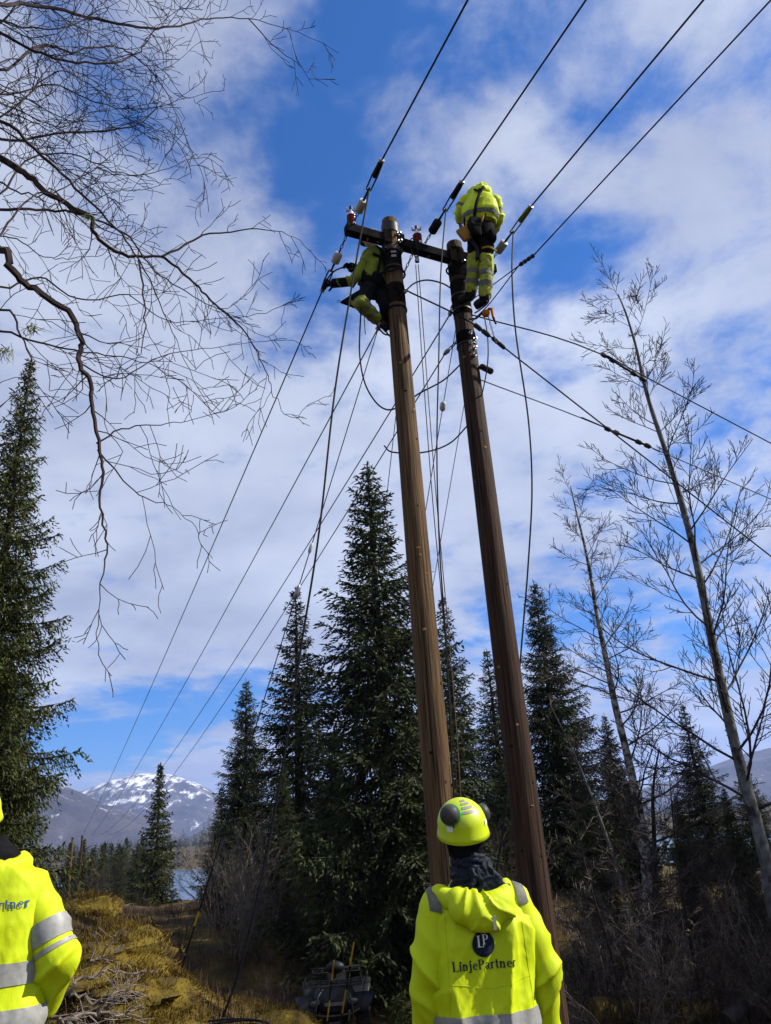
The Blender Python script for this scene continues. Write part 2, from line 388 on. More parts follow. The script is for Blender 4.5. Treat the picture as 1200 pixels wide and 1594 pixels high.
# ------------------------------------------------------------------ mountains
def fbm(x, y, o=6):
    s = 0; a = .5; f = 1
    for i in range(o): s += a * (1 - abs(noise.noise((x * f, y * f, 3.1 + i)))) ; a *= .5; f *= 2.05
    return s - .5
def mountain(name, prof, D, depth, mname, rough, nx=170, ny=70, base=-14):
    """ridge silhouette given as photo pixels, built as a solid ridge D metres off and depth metres deep"""
    P = [at(x, y, D) for x, y in prof]; A = [math.atan2(p.x, p.y) for p in P]; Z = [p.z for p in P]
    vs, fs = [], []
    for i in range(nx + 1):
        a = A[0] + (A[-1] - A[0]) * i / nx; z = float(np.interp(a, A, Z))
        for j in range(ny + 1):
            t = j / ny; d = D + depth * (t * 1.5 - 1.0)
            k = smooth01(t * 1.5) ** .9 if t < .6667 else 1 - .8 * smooth01((t - .6667) * 3)
            x, y = d * math.sin(a), d * math.cos(a)
            n = fbm(x / rough, y / rough) * (z - base) * .42 * (4 * k * (1 - k) + .12)
            vs.append((x, y, base + (z - base) * k + n))
    for i in range(nx):
        for j in range(ny):
            b = i * (ny + 1) + j; fs.append((b, b + 1, b + ny + 2, b + ny + 1))
    me = bpy.data.meshes.new(name); me.from_pydata(vs, [], fs); me.update()
    o = link(name, me, mname); o['kind'] = 'structure'; return o
def mountain_mat(name, rock1, rock2, snow_lo, snow_hi, patch):
    m = bpy.data.materials.new(name); m.use_nodes = True; t = m.node_tree; b = t.nodes['Principled BSDF']; b.inputs['Roughness'].default_value = .9
    g_ = t.nodes.new('ShaderNodeNewGeometry'); s_ = t.nodes.new('ShaderNodeSeparateXYZ'); t.links.new(g_.outputs['Position'], s_.inputs[0])
    def nz(sc, det):
        n = t.nodes.new('ShaderNodeTexNoise'); n.inputs['Scale'].default_value = sc; n.inputs['Detail'].default_value = det; n.inputs['Roughness'].default_value = .68
        mp = t.nodes.new('ShaderNodeMapping'); mp.inputs['Scale'].default_value = (1, .45, .35); t.links.new(g_.outputs['Position'], mp.inputs['Vector'])
        t.links.new(mp.outputs[0], n.inputs['Vector']); return n.outputs[0]
    r = t.nodes.new('ShaderNodeValToRGB'); t.links.new(nz(.012, 9), r.inputs[0]); r.color_ramp.elements[0].position = .38; r.color_ramp.elements[1].position = .62
    r.color_ramp.elements[0].color = (*rock1, 1); r.color_ramp.elements[1].color = (*rock2, 1)
    hz = t.nodes.new('ShaderNodeMapRange'); t.links.new(s_.outputs[2], hz.inputs[0]); hz.inputs[1].default_value = snow_lo; hz.inputs[2].default_value = snow_hi
    sm = mnode(t, 'ADD', hz.outputs[0], mnode(t, 'MULTIPLY', mnode(t, 'SUBTRACT', nz(.022, 12), .5), patch))
    st = t.nodes.new('ShaderNodeMapRange'); t.links.new(sm, st.inputs[0]); st.inputs[1].default_value = .36; st.inputs[2].default_value = .95
    mx_ = t.nodes.new('ShaderNodeMix'); mx_.data_type = 'RGBA'; t.links.new(st.outputs[0], mx_.inputs[0]); t.links.new(r.outputs[0], mx_.inputs[6]); mx_.inputs[7].default_value = (.78, .80, .84, 1)
    t.links.new(mx_.outputs[2], b.inputs['Base Color'])
    bn = t.nodes.new('ShaderNodeBump'); bn.inputs['Strength'].default_value = 1; bn.inputs['Distance'].default_value = 14
    t.links.new(nz(.02, 9), bn.inputs['Height']); t.links.new(bn.outputs[0], b.inputs['Normal'])
    MATS[name] = m; return m
mountain_mat('snow_rock', (.014, .016, .028), (.060, .056, .068), 120, 470, 4.4)
mountain_mat('bare_rock', (.012, .013, .024), (.050, .046, .056), 130, 480, 3.6)
mountain_mat('dark_hill', (.018, .026, .022), (.05, .055, .045), 900, 1500, .1)
mountain('snowy_mountain', [(-160, 1290), (20, 1258), (115, 1240), (160, 1224), (215, 1209), (270, 1211), (310, 1224), (345, 1244), (420, 1262), (520, 1285), (640, 1290)], 4600, 1500, 'snow_rock', 420)
mountain('rocky_mountain', [(-420, 1300), (-150, 1250), (0, 1210), (60, 1216), (95, 1226), (130, 1240), (165, 1256), (195, 1262), (235, 1276), (300, 1312), (360, 1330)], 2300, 700, 'bare_rock', 210)
mountain('wooded_hill', [(255, 1322), (285, 1308), (315, 1294), (350, 1280), (430, 1262), (560, 1250), (700, 1255), (820, 1262)], 1500, 500, 'dark_hill', 200, 80, 30)
mountain_mat('violet_rock', (.010, .011, .022), (.050, .046, .056), 620, 1500, 3.0)
mountain('far_mountain', [(860, 1272), (960, 1240), (1050, 1214), (1110, 1194), (1160, 1176), (1230, 1160), (1350, 1130), (1500, 1150), (1700, 1170)], 3600, 1000, 'violet_rock', 380, 100, 50)

# ------------------------------------------------------------------ spruces
def spruce_arrays(H, R, seed, gap=.22, per=8, tw=.060, bl=.100, bw=.021, bare=.05):
    rng = np.random.default_rng(seed); C, U, W = [], [], []
    z = H * bare; branch_tubes = []
    while z < H - .12:
        t = z / H
        nb = max(4, int(per * (1 - .35 * t))); a0 = rng.uniform(0, 6.28)
        Lw = R * (min(1, (1 - t) ** .86 * 1.08)) * (1 - .35 * math.exp(-t * 14)) * rng.uniform(.84, 1.14)
        for b in range(nb):
            L_ = max(.07, Lw * rng.uniform(.50, 1.16)); a = a0 + 6.283 * b / nb + rng.uniform(-.3, .3)
            d = np.array([math.cos(a), math.sin(a), 0]); lat = np.array([-d[1], d[0], 0])
            slope = -.42 + .95 * t ** 1.3 + rng.uniform(-.10, .10); sag = .38 * (1 - t) + .05; up = .30 * (1 - t) + .08
            zb = z + rng.uniform(-.1, .1)
            def pos(s): return (np.outer(s * L_, d) + np.outer(L_ * (slope * s - sag * s ** 1.5 * .6 + up * s ** 3), [0, 0, 1]) + [0, 0, zb])
            branch_tubes.append((pos(np.linspace(0, .92, 4)), .012 + .008 * L_))
            ns = max(3, int(L_ / tw)); s = np.linspace(.10, 1, ns) + rng.uniform(-.02, .02, ns)
            p = pos(s); tang = pos(np.minimum(s + .02, 1.02)) - p; tang /= np.linalg.norm(tang, axis=1)[:, None] + 1e-9
            # needles on the branch itself
            C.append(p); U.append(tang + rng.normal(0, .25, p.shape)); W.append(np.full(ns, 1.1))
            for sg in (-1, 1):
                tl = np.minimum(.50 * L_ * (1 - s * .80), .62) * rng.uniform(.5, 1.2, ns) + .06
                dr = tang * .62 + lat * sg * .75 + np.array([0, 0, -.50]) + rng.normal(0, .18, p.shape)
                dr /= np.linalg.norm(dr, axis=1)[:, None]
                mx_ = int(np.ceil(tl.max() / .075))
                for k in range(mx_):
                    ok = tl > k * .075
                    if not ok.any(): break
                    pp = p[ok] + dr[ok] * (k * .075 + .02) + np.array([0, 0, -1.0]) * (k * .075) ** 2 * .8
                    C.append(pp); U.append(dr[ok] + rng.normal(0, .38, pp.shape) + [0, 0, -.12]); W.append(rng.uniform(.75, 1.25, ok.sum()))
        z += gap * rng.uniform(.75, 1.2) * (1 - .35 * t)
    # leader
    zz_ = np.linspace(H - .55, H + .05, 22); C.append(np.stack([zz_ * 0, zz_ * 0, zz_], 1)); U.append(np.stack([rng.normal(0, .5, 22), rng.normal(0, .5, 22), np.full(22, .8)], 1)); W.append(np.full(22, .9))
    C = np.concatenate(C); U = np.concatenate(U); W = np.concatenate(W)
    U /= np.linalg.norm(U, axis=1)[:, None] + 1e-9
    X = np.cross(U, rng.normal(0, 1, U.shape)); X /= np.linalg.norm(X, axis=1)[:, None] + 1e-9
    l = (bl * W)[:, None]; w_ = (bw * W * rng.uniform(.7, 1.3, len(W)))[:, None]
    q = np.stack([C - U * l * .25, C + U * l * .25 + X * w_, C + U * l, C + U * l * .2 - X * w_], 1)
    return q, branch_tubes
PROTO = {}
def spruce_proto(key, H, R, seed, m, **kw):
    q, bt = spruce_arrays(H, R, seed, **kw)
    crown = np_quads('crown', q, m)
    mb = MB(); mb.tube([(0, 0, -.6), (0, 0, H * .3), (0, 0, H * .7), (0, 0, H)], [.020 * H, .0145 * H, .007 * H, .006], 8)
    for pts, r_ in bt: mb.tube(pts, [r_, r_ * .7, r_ * .45, .003], 3, cap=False)
    trunk = mb.build('trunk', 'bark')
    PROTO[key] = (crown.data, trunk.data, H, R)
    bpy.data.objects.remove(crown); bpy.data.objects.remove(trunk)
spruce_proto('broad', 11.5, 2.55, 3, 'needles', gap=.26, per=9)
spruce_proto('narrow', 10.0, 1.55, 5, 'needles', gap=.26, per=7)
spruce_proto('middle', 10.0, 2.0, 8, 'needles', gap=.28, per=8)
spruce_proto('near', 11.5, 2.5, 11, 'needles_light', gap=.22, per=9, tw=.050, bl=.090, bw=.0165)
spruce_proto('far', 10.0, 1.75, 14, 'needles_light', gap=.42, per=7, tw=.13, bl=.20, bw=.045)
def plant_tree(key, base, s, sx=1.0, rz=0.0, label='', group=None, name='spruce_tree'):
    cr_, tr_, H, R = PROTO[key]
    t = empty(name, base, rz); t.scale = (s * sx, s * sx, s)
    for nm, d in (('trunk', tr_), ('crown', cr_)):
        o = bpy.data.objects.new(nm, d); COL.objects.link(o); o.parent = t
    tag(t, label, 'tree', group); return t
def spruce_px(key, px, py, D, width=1.0, rz=0, label='', group=None):
    top = at(px, py, D); H = PROTO[key][2]; g_ = hgt(top.x, top.y)
    s = (top.z - g_) / H
    return plant_tree(key, (top.x, top.y, g_), s, width, rz, label, group)
spruce_px('broad', 572, 722, 18.5, 1.12, .4, 'tallest dark spruce in the middle, just left of the two poles')
spruce_px('middle', 460, 918, 23, 1.15, 1.1, 'slender dark spruce immediately left of the tallest spruce')
spruce_px('broad', 383, 1058, 27, 1.05, 2.2, 'shorter spruce left of the slender one, beside the snowy mountain')
spruce_px('far', 250, 1190, 42, 1.08, .7, 'small lone spruce standing in front of the lake and snowy mountain')
spruce_px('near', 48, 560, 13, .70, .2, 'tall sunlit spruce at the left edge under the birch branches')
spruce_px('near', 6, 1010, 17, 1.25, 2.9, 'bushy yellow-green spruce behind the left-hand worker')
spruce_px('middle', 688, 930, 25, 1.0, .1, 'dark spruce hidden behind the near left pole')
spruce_px('middle', 757, 1012, 29, 1.2, 2.0, 'spruce seen in the gap between the two poles')
spruce_px('broad', 830, 905, 24, 1.0, 3.0, 'tall dark spruce just right of the right pole')
spruce_px('broad', 940, 1112, 25, 1.05, 4.4, 'dark spruce behind the pale birch trunk on the right')
spruce_px('middle', 1062, 1098, 26, 1.25, 5.2, 'spruce between the birch and the grey aspen trunk')
spruce_px('middle', 1150, 1175, 30, 1.3, 3.7, 'low dark spruce behind the grey aspen trunk at the right edge')
spruce_px('broad', 640, 1120, 20, .95, 1.7, 'low dark spruce behind the yellow helmet of the middle worker')
spruce_px('broad', 905, 1205, 15.5, 1.0, .9, 'low dark spruce in the thicket right of the right pole')
spruce_px('broad', 520, 1140, 22, 1.0, 5.9, 'low dark spruce behind the quad bike')
spruce_px('broad', 1050, 1235, 16.5, 1.0, 2.5, 'low dark spruce at the back of the bare thicket')
for i, (x, y, h, kk) in enumerate([(13.5, 9.5, 11, 'broad'), (15.5, 5.8, 12, 'broad'), (12.5, 13.8, 9.5, 'middle'), (18, 11, 12, 'broad'), (11.2, 17.5, 11, 'middle'), (15.5, 16.0, 12, 'broad'), (9.6, 11.3, 10, 'middle'), (10.6, 12.8, 11, 'broad'), (9.4, 15.0, 10, 'middle'), (12.5, 10.8, 11, 'broad')]):
    plant_tree(kk, (x, y, hgt(x, y)), h / PROTO[kk][2], 1.1, i * 1.3, 'dark spruce standing to the right beyond the edge of the picture', 'spruces right of the picture')
spruce_px('broad', 440, 1190, 21, 1.1, 3.3, 'low broad spruce filling the gap left of the tallest spruce')
spruce_px('middle', 345, 1225, 30, 1.3, .5, 'low spruce at the left end of the middle spruce group')
spruce_px('broad', 780, 1180, 22, 1.1, 1.9, 'low broad spruce filling the gap between the poles')
spruce_px('broad', 975, 1215, 17.5, 1.0, 4.9, 'low broad spruce behind the slim saplings on the right')
spruce_px('broad', 1125, 1225, 15.5, 1.0, .4, 'low broad spruce left of the grey aspen trunk')
# spruce sapling beside the middle worker
def sapling(px, py, D, H, rz, label):
    t = at(px, py, D); q, bt = spruce_arrays(H, .62, 77, gap=.10, per=7, tw=.05, bl=.07, bw=.012)
    e_ = empty('spruce_sapling', (t.x, t.y, hgt(t.x, t.y)), rz)
    np_quads('crown', q, 'needles_light', e_); MB().tube([(0, 0, -.1), (0, 0, H)], [.02, .004], 6).build('trunk', 'bark', e_)
    tag(e_, label, 'tree'); return e_
sapling(618, 1440, 11.5, 1.25, .3, 'light green spruce sapling between quad bike and middle worker')
rng = random.Random(4)
for i in range(16):
    px = 112 + 7.4 * i + rng.uniform(-4, 4); D = rng.uniform(85, 135)
    spruce_px('far', px, 1312 + rng.uniform(-10, 16) - i * .4, D, 1.25, rng.uniform(0, 6), 'distant spruce in the dark belt of wood left of the lone spruce', 'distant belt of spruces')
# far shore wood and slopes: one mass
def wood_mass(name, label, spots, m, seed):
    r_ = np.random.default_rng(seed); qs = []
    for x, y, z, h in spots:
        n = 60; t = np.sqrt(r_.random(n)); a = r_.uniform(0, 6.28, n); rr = .20 * h * t
        c = np.stack([x + rr * np.cos(a), y + rr * np.sin(a), z + h * (1 - t)], 1)
        u = np.stack([np.cos(a) * .9, np.sin(a) * .9, np.full(n, -.5)], 1); xx = np.stack([-np.sin(a), np.cos(a), r_.normal(0, .3, n)], 1)
        l = h * .10; w_ = h * .05
        qs.append(np.stack([c - u * l * .4, c + xx * w_, c + u * l, c - xx * w_], 1))
    o = np_quads(name, np.concatenate(qs), m); o['kind'] = 'stuff'; o['label'] = label; o['category'] = 'forest'; return o
r_ = np.random.default_rng(2); spots = []
for i in range(1500):
    a = rad(r_.uniform(-32, 32)); D = 612 + 430 * r_.random() ** 1.4; x, y = D * math.sin(a), D * math.cos(a)
    spots.append((x, y, hgt(x, y) - 1, r_.uniform(7, 13)))
mat('far_needles', (0.014, 0.020, 0.010), (0.05, 0.05, 0.028), .05, .9)
wood_mass('far_shore_forest', 'distant mixed wood along the far shore of the lake', spots, 'far_needles', 5)
spots = []
for i in range(420):
    a = rad(r_.uniform(-32, 32)); D = 120 + 110 * r_.random(); x, y = D * math.sin(a), D * math.cos(a)
    if -16.6 < math.degrees(a) < -12.6: continue
    spots.append((x, y, hgt(x, y) - .5, r_.uniform(5, 9)))
wood_mass('slope_forest', 'dark wood covering the slope down to the near shore', spots, 'far_needles', 6)

# ------------------------------------------------------------------ bare broadleaf trees
def grow(tw, p, d, L_, r_, lev, rng, P):
    """recursive twig; P: nchild, ratio, angle, trop (z pull per level), wob, seg"""
    n = max(2, min(7, int(L_ / P['seg']) + 1)) if lev < 2 else (3 if L_ > .12 else 2)
    pts = [p.copy()]; q = p.copy(); dd = d.normalized(); step = L_ / n; dirs = [dd]
    for i in range(n):
        dd = (dd + Vector((rng.gauss(0, 1), rng.gauss(0, 1), rng.gauss(0, 1))) * P['wob'] + Vector((0, 0, P['trop'][min(lev, len(P['trop']) - 1)]))).normalized()
        q = q + dd * step; pts.append(q.copy()); dirs.append(dd)
    tw.append((pts, r_))
    if lev >= P['max']: return
    side_twigs(tw, pts, dirs, L_, r_, lev, rng, P, P['n'][lev])
def side_twigs(tw, pts, dirs, L_, r_, lev, rng, P, nc, s0=.18):
    n = len(pts) - 1
    for c in range(nc):
        s = s0 + (1 - s0) * (c + rng.random()) / nc; i = min(n - 1, int(s * n)); f = s * n - i
        pp = pts[i].lerp(pts[i + 1], f); bd = dirs[min(i + 1, len(dirs) - 1)]
        u, v = frame(bd); a = rng.uniform(0, 6.28); lat = u * math.cos(a) + v * math.sin(a)
        an = P['ang'] * rng.uniform(.7, 1.3); nd = bd * math.cos(an) + lat * math.sin(an)
        nl = L_ * P['ratio'] * (1.15 - .7 * s) * rng.uniform(.6, 1.25)
        if nl < P.get('minl', .05): continue
        grow(tw, pp, nd, nl, max(P['rmin'], r_ * (1 - .65 * s) * .60), lev + 1, rng, P)
def twigs_mesh(tw, rmin, name='branches'):
    mb = MB()
    for pts, r0 in tw:
        k = len(pts); rr = [max(rmin, r0 * (1 - .75 * i / (k - 1))) for i in range(k)]
        mb.tube(pts, rr, 5 if r0 > .012 else 3, cap=False)
    return mb
def path_dirs(pts): return [(pts[min(i + 1, len(pts) - 1)] - pts[max(i - 1, 0)]).normalized() for i in range(len(pts))]
def trunk_tree(name, px_path, D, r0, r1, P, nprim, prim_len, seed, barkm, twigm, label, up=.55, s0=.12, extra_base=True):
    rng = random.Random(seed)
    pts = [at(x, y, D) for x, y in px_path]
    g_ = V(pts[0].x, pts[0].y, hgt(pts[0].x, pts[0].y) - .2)
    if extra_base and pts[0].z > g_.z + .1: pts = [V(pts[0].x + .02, pts[0].y, g_.z)] + pts
    pts = spline(pts, 4); k = len(pts); base = V(pts[0].x, pts[0].y, g_.z + .2)
    t = empty(name, base); tag(t, label, 'tree'); off = -base
    rr = [r0 + (r1 - r0) * (i / (k - 1)) ** .8 for i in range(k)]
    rr[0] *= 1.3
    rr = [a * (1 + .05 * rng.uniform(-1, 1)) for a in rr]
    MB().tube([p + off for p in pts], rr, 10).build('trunk', barkm, t)
    dirs = path_dirs(pts); tw = []
    for c in range(nprim):
        s = s0 + (1 - s0) * (c + rng.random()) / nprim; i = min(k - 2, int(s * (k - 1)))
        p = pts[i].lerp(pts[i + 1], rng.random()); a = c * 2.4 + rng.uniform(-.5, .5)
        nd = V(math.cos(a), math.sin(a), up * rng.uniform(.5, 1.5))
        nl = prim_len * (1.15 - .85 * s) * rng.uniform(.65, 1.2)
        grow(tw, p, nd, nl, max(.004, rr[i] * .27), 0, rng, P)
    mb = twigs_mesh(tw, P['rmin']); mb.v = [v + off for v in mb.v]; mb.build('branches', twigm, t)
    return t
ASP = dict(n=[11, 6, 4], ratio=.40, ang=.72, trop=[.09, .15, .18], wob=.085, seg=.28, max=3, rmin=.0042, minl=.06)
BIR = dict(n=[11, 6, 4], ratio=.42, ang=.75, trop=[.07, .06, .05], wob=.11, seg=.25, max=3, rmin=.0038, minl=.06)
trunk_tree('aspen_tree', [(1207, 1420), (1195, 1350), (1172, 1262), (1148, 1175), (1127, 1085), (1102, 965), (1082, 865), (1060, 780), (1037, 705), (1015, 640), (1001, 590), (990, 540), (975, 490), (962, 458)],
           11, .10, .010, ASP, 44, 2.3, 21, 'bark_aspen', 'twig', 'tall bare grey aspen at the right edge with upswept branches', .62, .20)
trunk_tree('birch_tree', [(1014, 1500), (1010, 1400), (1003, 1320), (990, 1240), (975, 1170), (958, 1100), (944, 1030), (930, 960), (920, 900), (910, 850), (898, 800), (888, 757)],
           13, .105, .010, BIR, 42, 1.9, 22, 'bark_birch', 'twig_grey', 'bare birch with pale blotched trunk right of the right pole', .45, .15)
trunk_tree('birch_tree', [(1024, 1500), (1020, 1400), (1018, 1300), (1016, 1240), (1020, 1200), (1026, 1165)],
           12.8, .065, .008, BIR, 16, 1.6, 23, 'bark_dark', 'twig', 'thin dark trunk standing against the pale blotched birch', .4, .3)
trunk_tree('leaning_sapling', [(1030, 1580), (1000, 1480), (978, 1420), (955, 1335), (925, 1250), (890, 1165), (855, 1095)],
           10.5, .036, .006, BIR, 20, 1.2, 24, 'bark_aspen', 'twig_grey', 'thin grey sapling leaning left over the thicket', .5, .2)
trunk_tree('leaning_sapling', [(1100, 1590), (1075, 1470), (1060, 1380), (1050, 1300), (1042, 1210)],
           10.8, .026, .006, BIR, 16, 1.1, 25, 'bark_dark', 'twig', 'thin dark sapling leaning left before the grey aspen', .5, .2)
trunk_tree('leaning_sapling', [(970, 1590), (955, 1500), (925, 1400), (905, 1320), (895, 1250)],
           9.6, .022, .005, BIR, 14, 1.0, 26, 'bark_dark', 'twig_grey', 'slim sapling beside the foot of the right pole', .5, .2)

# ---- shrubs: three shapes, copied
SHR = dict(n=[7, 5, 3], ratio=.48, ang=.6, trop=[.08, .06, .04], wob=.16, seg=.25, max=3, rmin=.0030, minl=.06)
def shrub_proto(seed, H, stems, lean):
    rng = random.Random(seed); tw = []
    for i in range(stems):
        a = rng.uniform(0, 6.28); d = V(math.cos(a) * lean, math.sin(a) * lean, 1)
        grow(tw, V(math.cos(a) * .12, math.sin(a) * .12, -.1), d, H * rng.uniform(.6, 1.05), .016, 0, rng, SHR)
    return twigs_mesh(tw, SHR['rmin']).mesh('branches')
SHP = [shrub_proto(s, h, n, l) for s, h, n, l in ((31, 2.6, 7, .5), (32, 3.2, 6, .32), (33, 2.0, 9, .65))]
for m_ in SHP:
    m_.polygons.foreach_set('use_smooth', [True] * len(m_.polygons))
def shrub(k, x, y, s, rz, m, label, group):
    me_ = SHP[k]
    o = bpy.data.objects.new('bare_shrub', me_ if m is None else me_); COL.objects.link(o)
    o.location = (x, y, hgt(x, y)); o.scale = (s, s, s); o.rotation_euler = (0, 0, rz)
    if not me_.materials: me_.materials.append(MATS['twig_grey'])
    o.material_slots[0].link = 'OBJECT'; o.material_slots[0].material = MATS[m or 'twig_grey']
    tag(o, {'twig': 'dark ', 'dead_wood': 'pale '}.get(m, 'grey-brown ') + label.replace('pale ', '').replace('brown ', ''), 'shrub', group); return o
def shrub_px(px, D, k, s, m, label, group, rng):
    p = at(px, 1420, D); shrub(k, p.x, p.y, s, rng.uniform(0, 6.28), m, label, group)
rng = random.Random(8)
for i in range(38):
    px = rng.uniform(875, 1230); D = rng.uniform(9.8, 14)
    shrub_px(px, D, rng.randrange(3), rng.uniform(.5, .95) * (1 if D > 12 else .75), rng.choice(['twig_grey', 'twig', 'twig', 'dead_wood']), 'bare tangled shrub in the shaded thicket right of the right pole', 'shrubs of the right-hand thicket', rng)
for i in range(9):
    shrub_px(rng.uniform(335, 420), rng.uniform(19, 23), rng.randrange(3), rng.uniform(.7, 1.05), 'dead_wood', 'pale leafless shrub at the foot of the spruces left of the middle', 'pale shrubs before the left spruces', rng)
for i in range(7):
    shrub_px(rng.uniform(85, 230), rng.uniform(18, 40), rng.randrange(3), rng.uniform(.5, .85), rng.choice(['twig_grey', 'twig']), 'leafless shrub on the slope behind the mossy mound', 'shrubs behind the mound', rng)
for i in range(14):
    shrub_px(rng.uniform(430, 660), rng.uniform(18.5, 22), rng.randrange(3), rng.uniform(.45, .8), rng.choice(['twig_grey', 'twig']), 'low bare undergrowth shrub under the dark middle spruces', 'undergrowth under the middle spruces', rng)
for i in range(7):
    shrub_px(rng.uniform(720, 800), rng.uniform(16, 22), rng.randrange(3), rng.uniform(.8, 1.2), 'twig_grey', 'bare shrub seen in the gap between the two poles', 'shrubs between the poles', rng)
for i in range(30):
    shrub_px(rng.uniform(215, 470), rng.uniform(12, 24), rng.randrange(3), rng.uniform(.22, .42), 'twig', 'small brown twiggy shrub in the hollow left of the quad bike', 'small shrubs in the hollow', rng)

# ---- overhanging birch, upper left: trunk beyond the left edge of the picture
HANG = dict(n=[5, 3, 2], ratio=.55, ang=.80, trop=[-.01, -.035, -.05], wob=.22, seg=.07, max=2, rmin=.0022, minl=.06)
def px_path(lst, D0, D1): return [at(x, y, D0 + (D1 - D0) * i / (len(lst) - 1)) for i, (x, y) in enumerate(lst)]
bt = empty('birch_tree'); tb = at(-560, 1300, 4.6); tb.z = hgt(tb.x, tb.y); bt.location = tb
tag(bt, 'leafless birch whose drooping twigs overhang the upper left corner', 'tree')
trunk_top = V(tb.x + .05, tb.y + .1, 10.0)
tp = spline([tb - V(0, 0, .3), V(tb.x + .05, tb.y + .05, 2.5), V(tb.x + .1, tb.y + .05, 5), V(tb.x + .1, tb.y + .1, 7.5), trunk_top], 5)
MB().tube([p - tb for p in tp], [.15 - .11 * i / (len(tp) - 1) for i in range(len(tp))], 12).build('trunk', 'bark_birch', bt)
def trunk_at(z):
    for a, b in zip(tp, tp[1:]):
        if a.z <= z <= b.z: return a.lerp(b, (z - a.z) / (b.z - a.z))
    return tp[-1].copy()
mains = [
 ([(0, 7), (45, 5), (135, 25), (216, 43), (279, 40), (324, 29), (387, 29), (468, 52), (527, 83)], .016, 4.6, 5.2),
 ([(387, 29), (432, 77), (463, 99), (488, 135)], .005, 4.9, 5.0),
 ([(0, 50), (67, 85), (150, 100), (211, 86), (235, 55), (265, 20), (275, -30)], .012, 4.4, 4.7),
 ([(0, 110), (60, 70), (110, 80), (160, 72), (190, 75), (230, 105), (262, 150), (300, 240), (318, 280), (325, 330)], .010, 4.5, 4.9),
 ([(0, 185), (67, 243), (117, 292), (180, 355), (216, 405), (256, 486), (288, 562), (328, 639)], .012, 4.2, 4.5),
 ([(0, 247), (45, 275), (81, 306), (135, 333), (148, 365), (189, 396), (252, 398), (315, 369), (387, 358), (450, 365), (486, 391)], .022, 4.3, 5.0),
 ([(0, 382), (18, 423), (54, 450), (108, 486), (128, 531), (124, 562), (139, 598), (146, 643), (153, 693), (160, 735), (158, 790), (168, 850), (158, 905), (152, 975), (153, 1020)], .020, 4.0, 4.4),
 ([(0, 325), (55, 325), (135, 337), (200, 370), (240, 420), (290, 455), (340, 480), (372, 468), (406, 432)], .010, 4.5, 4.8),
 ([(0, 515), (70, 535), (150, 550), (216, 562), (288, 598), (330, 640)], .008, 4.3, 4.6),
 ([(252, 398), (292, 432), (328, 468), (360, 495), (391, 531), (414, 576), (427, 616), (450, 648), (477, 652)], .008, 4.7, 4.9),
 ([(0, 216), (90, 207), (180, 202), (234, 180), (255, 120), (262, 60)], .012, 4.9, 5.2),
 ([(0, 300), (40, 250), (110, 240), (190, 270), (250, 265), (310, 245), (345, 260)], .008, 4.6, 4.9),
 ([(0, 450), (60, 430), (120, 465), (200, 460), (260, 500), (330, 495), (400, 490), (460, 468)], .007, 4.5, 4.9),
 ([(120, 562), (180, 590), (250, 555), (330, 540), (400, 532), (458, 530)], .005, 4.4, 4.6),
 ([(150, 690), (200, 665), (260, 660), (315, 650), (375, 628)], .005, 4.3, 4.5),
 ([(152, 700), (185, 740), (225, 775), (270, 790), (310, 830), (307, 885)], .005, 4.3, 4.4),
 ([(0, 480), (30, 520), (48, 560), (45, 600), (60, 640)], .008, 3.9, 4.0),
 ([(216, 405), (225, 470), (222, 530), (205, 570), (160, 590)], .006, 4.5, 4.5),
 ([(0, 150), (80, 130), (150, 160), (230, 170), (300, 150), (350, 140)], .008, 4.8, 5.1),
 ([(0, 30), (90, 45), (170, 10), (240, -30)], .010, 4.7, 4.8),
]
rng = random.Random(12); tw = []; lich = MB()
for i in range(24):
    y0 = rng.uniform(-60, 400); x1 = rng.uniform(160, 330) * (1.0 if y0 < 330 else .75); sl = rng.uniform(-.25, .45)
    n_ = 5; mains.append(([(-20 + (x1 + 20) * j / n_, y0 + sl * x1 * j / n_ + rng.uniform(-22, 22) + 30 * math.sin(j * 1.2 + i)) for j in range(n_ + 1)], rng.uniform(.004, .009), rng.uniform(4.2, 5.6), rng.uniform(4.4, 5.8)))
for lst, r_, D0, D1 in mains:
    pts = px_path(lst, D0, D1)
    if lst[0][0] <= 0:
        z0 = max(1.5, pts[0].z - .3 + (pts[0].z - 4) * .1); rt = trunk_at(min(9.7, z0)); mid_ = rt.lerp(pts[0], .55) + V(0, 0, .12)
        pts = [rt, mid_] + pts
    pts = spline(pts, 5)
    for q_ in range(3, len(pts) - 1):
        pts[q_] = pts[q_] + V(rng.gauss(0, .006), rng.gauss(0, .006), rng.gauss(0, .006))
    tw.append((pts, r_ * 1.15)); dirs = path_dirs(pts); ln = sum((a - b).length for a, b in zip(pts, pts[1:]))
    s0 = .30 if lst[0][0] <= 0 else .05
    side_twigs(tw, pts, dirs, 1.0, max(.005, r_ * .55), 0, rng, HANG, int(ln * 6.5 * (1 - s0)), s0)
mb = MB()
for pts, r0 in tw:
    k = len(pts); mb.tube([p - tb for p in pts], [max(.0024, r0 * 1.12 * (1 - i / (k - 1)) ** .95) for i in range(k)], 5 if r0 > .006 else 3, cap=False)
mb.build('branches', 'twig', bt)
for px, py, D in ((48, 512, 4.0), (8, 545, 4.0), (140, 338, 4.35)):
    c = at(px, py, D) - tb
    for j in range(26): lich.tube([c + V(rng.gauss(0, .02), rng.gauss(0, .02), rng.gauss(0, .02)), c + V(rng.gauss(0, .035), rng.gauss(0, .03), rng.gauss(-.03, .03))], [.003, .001], 3, cap=False)
lich.build('lichen', 'lichen', bt)['kind'] = 'stuff'

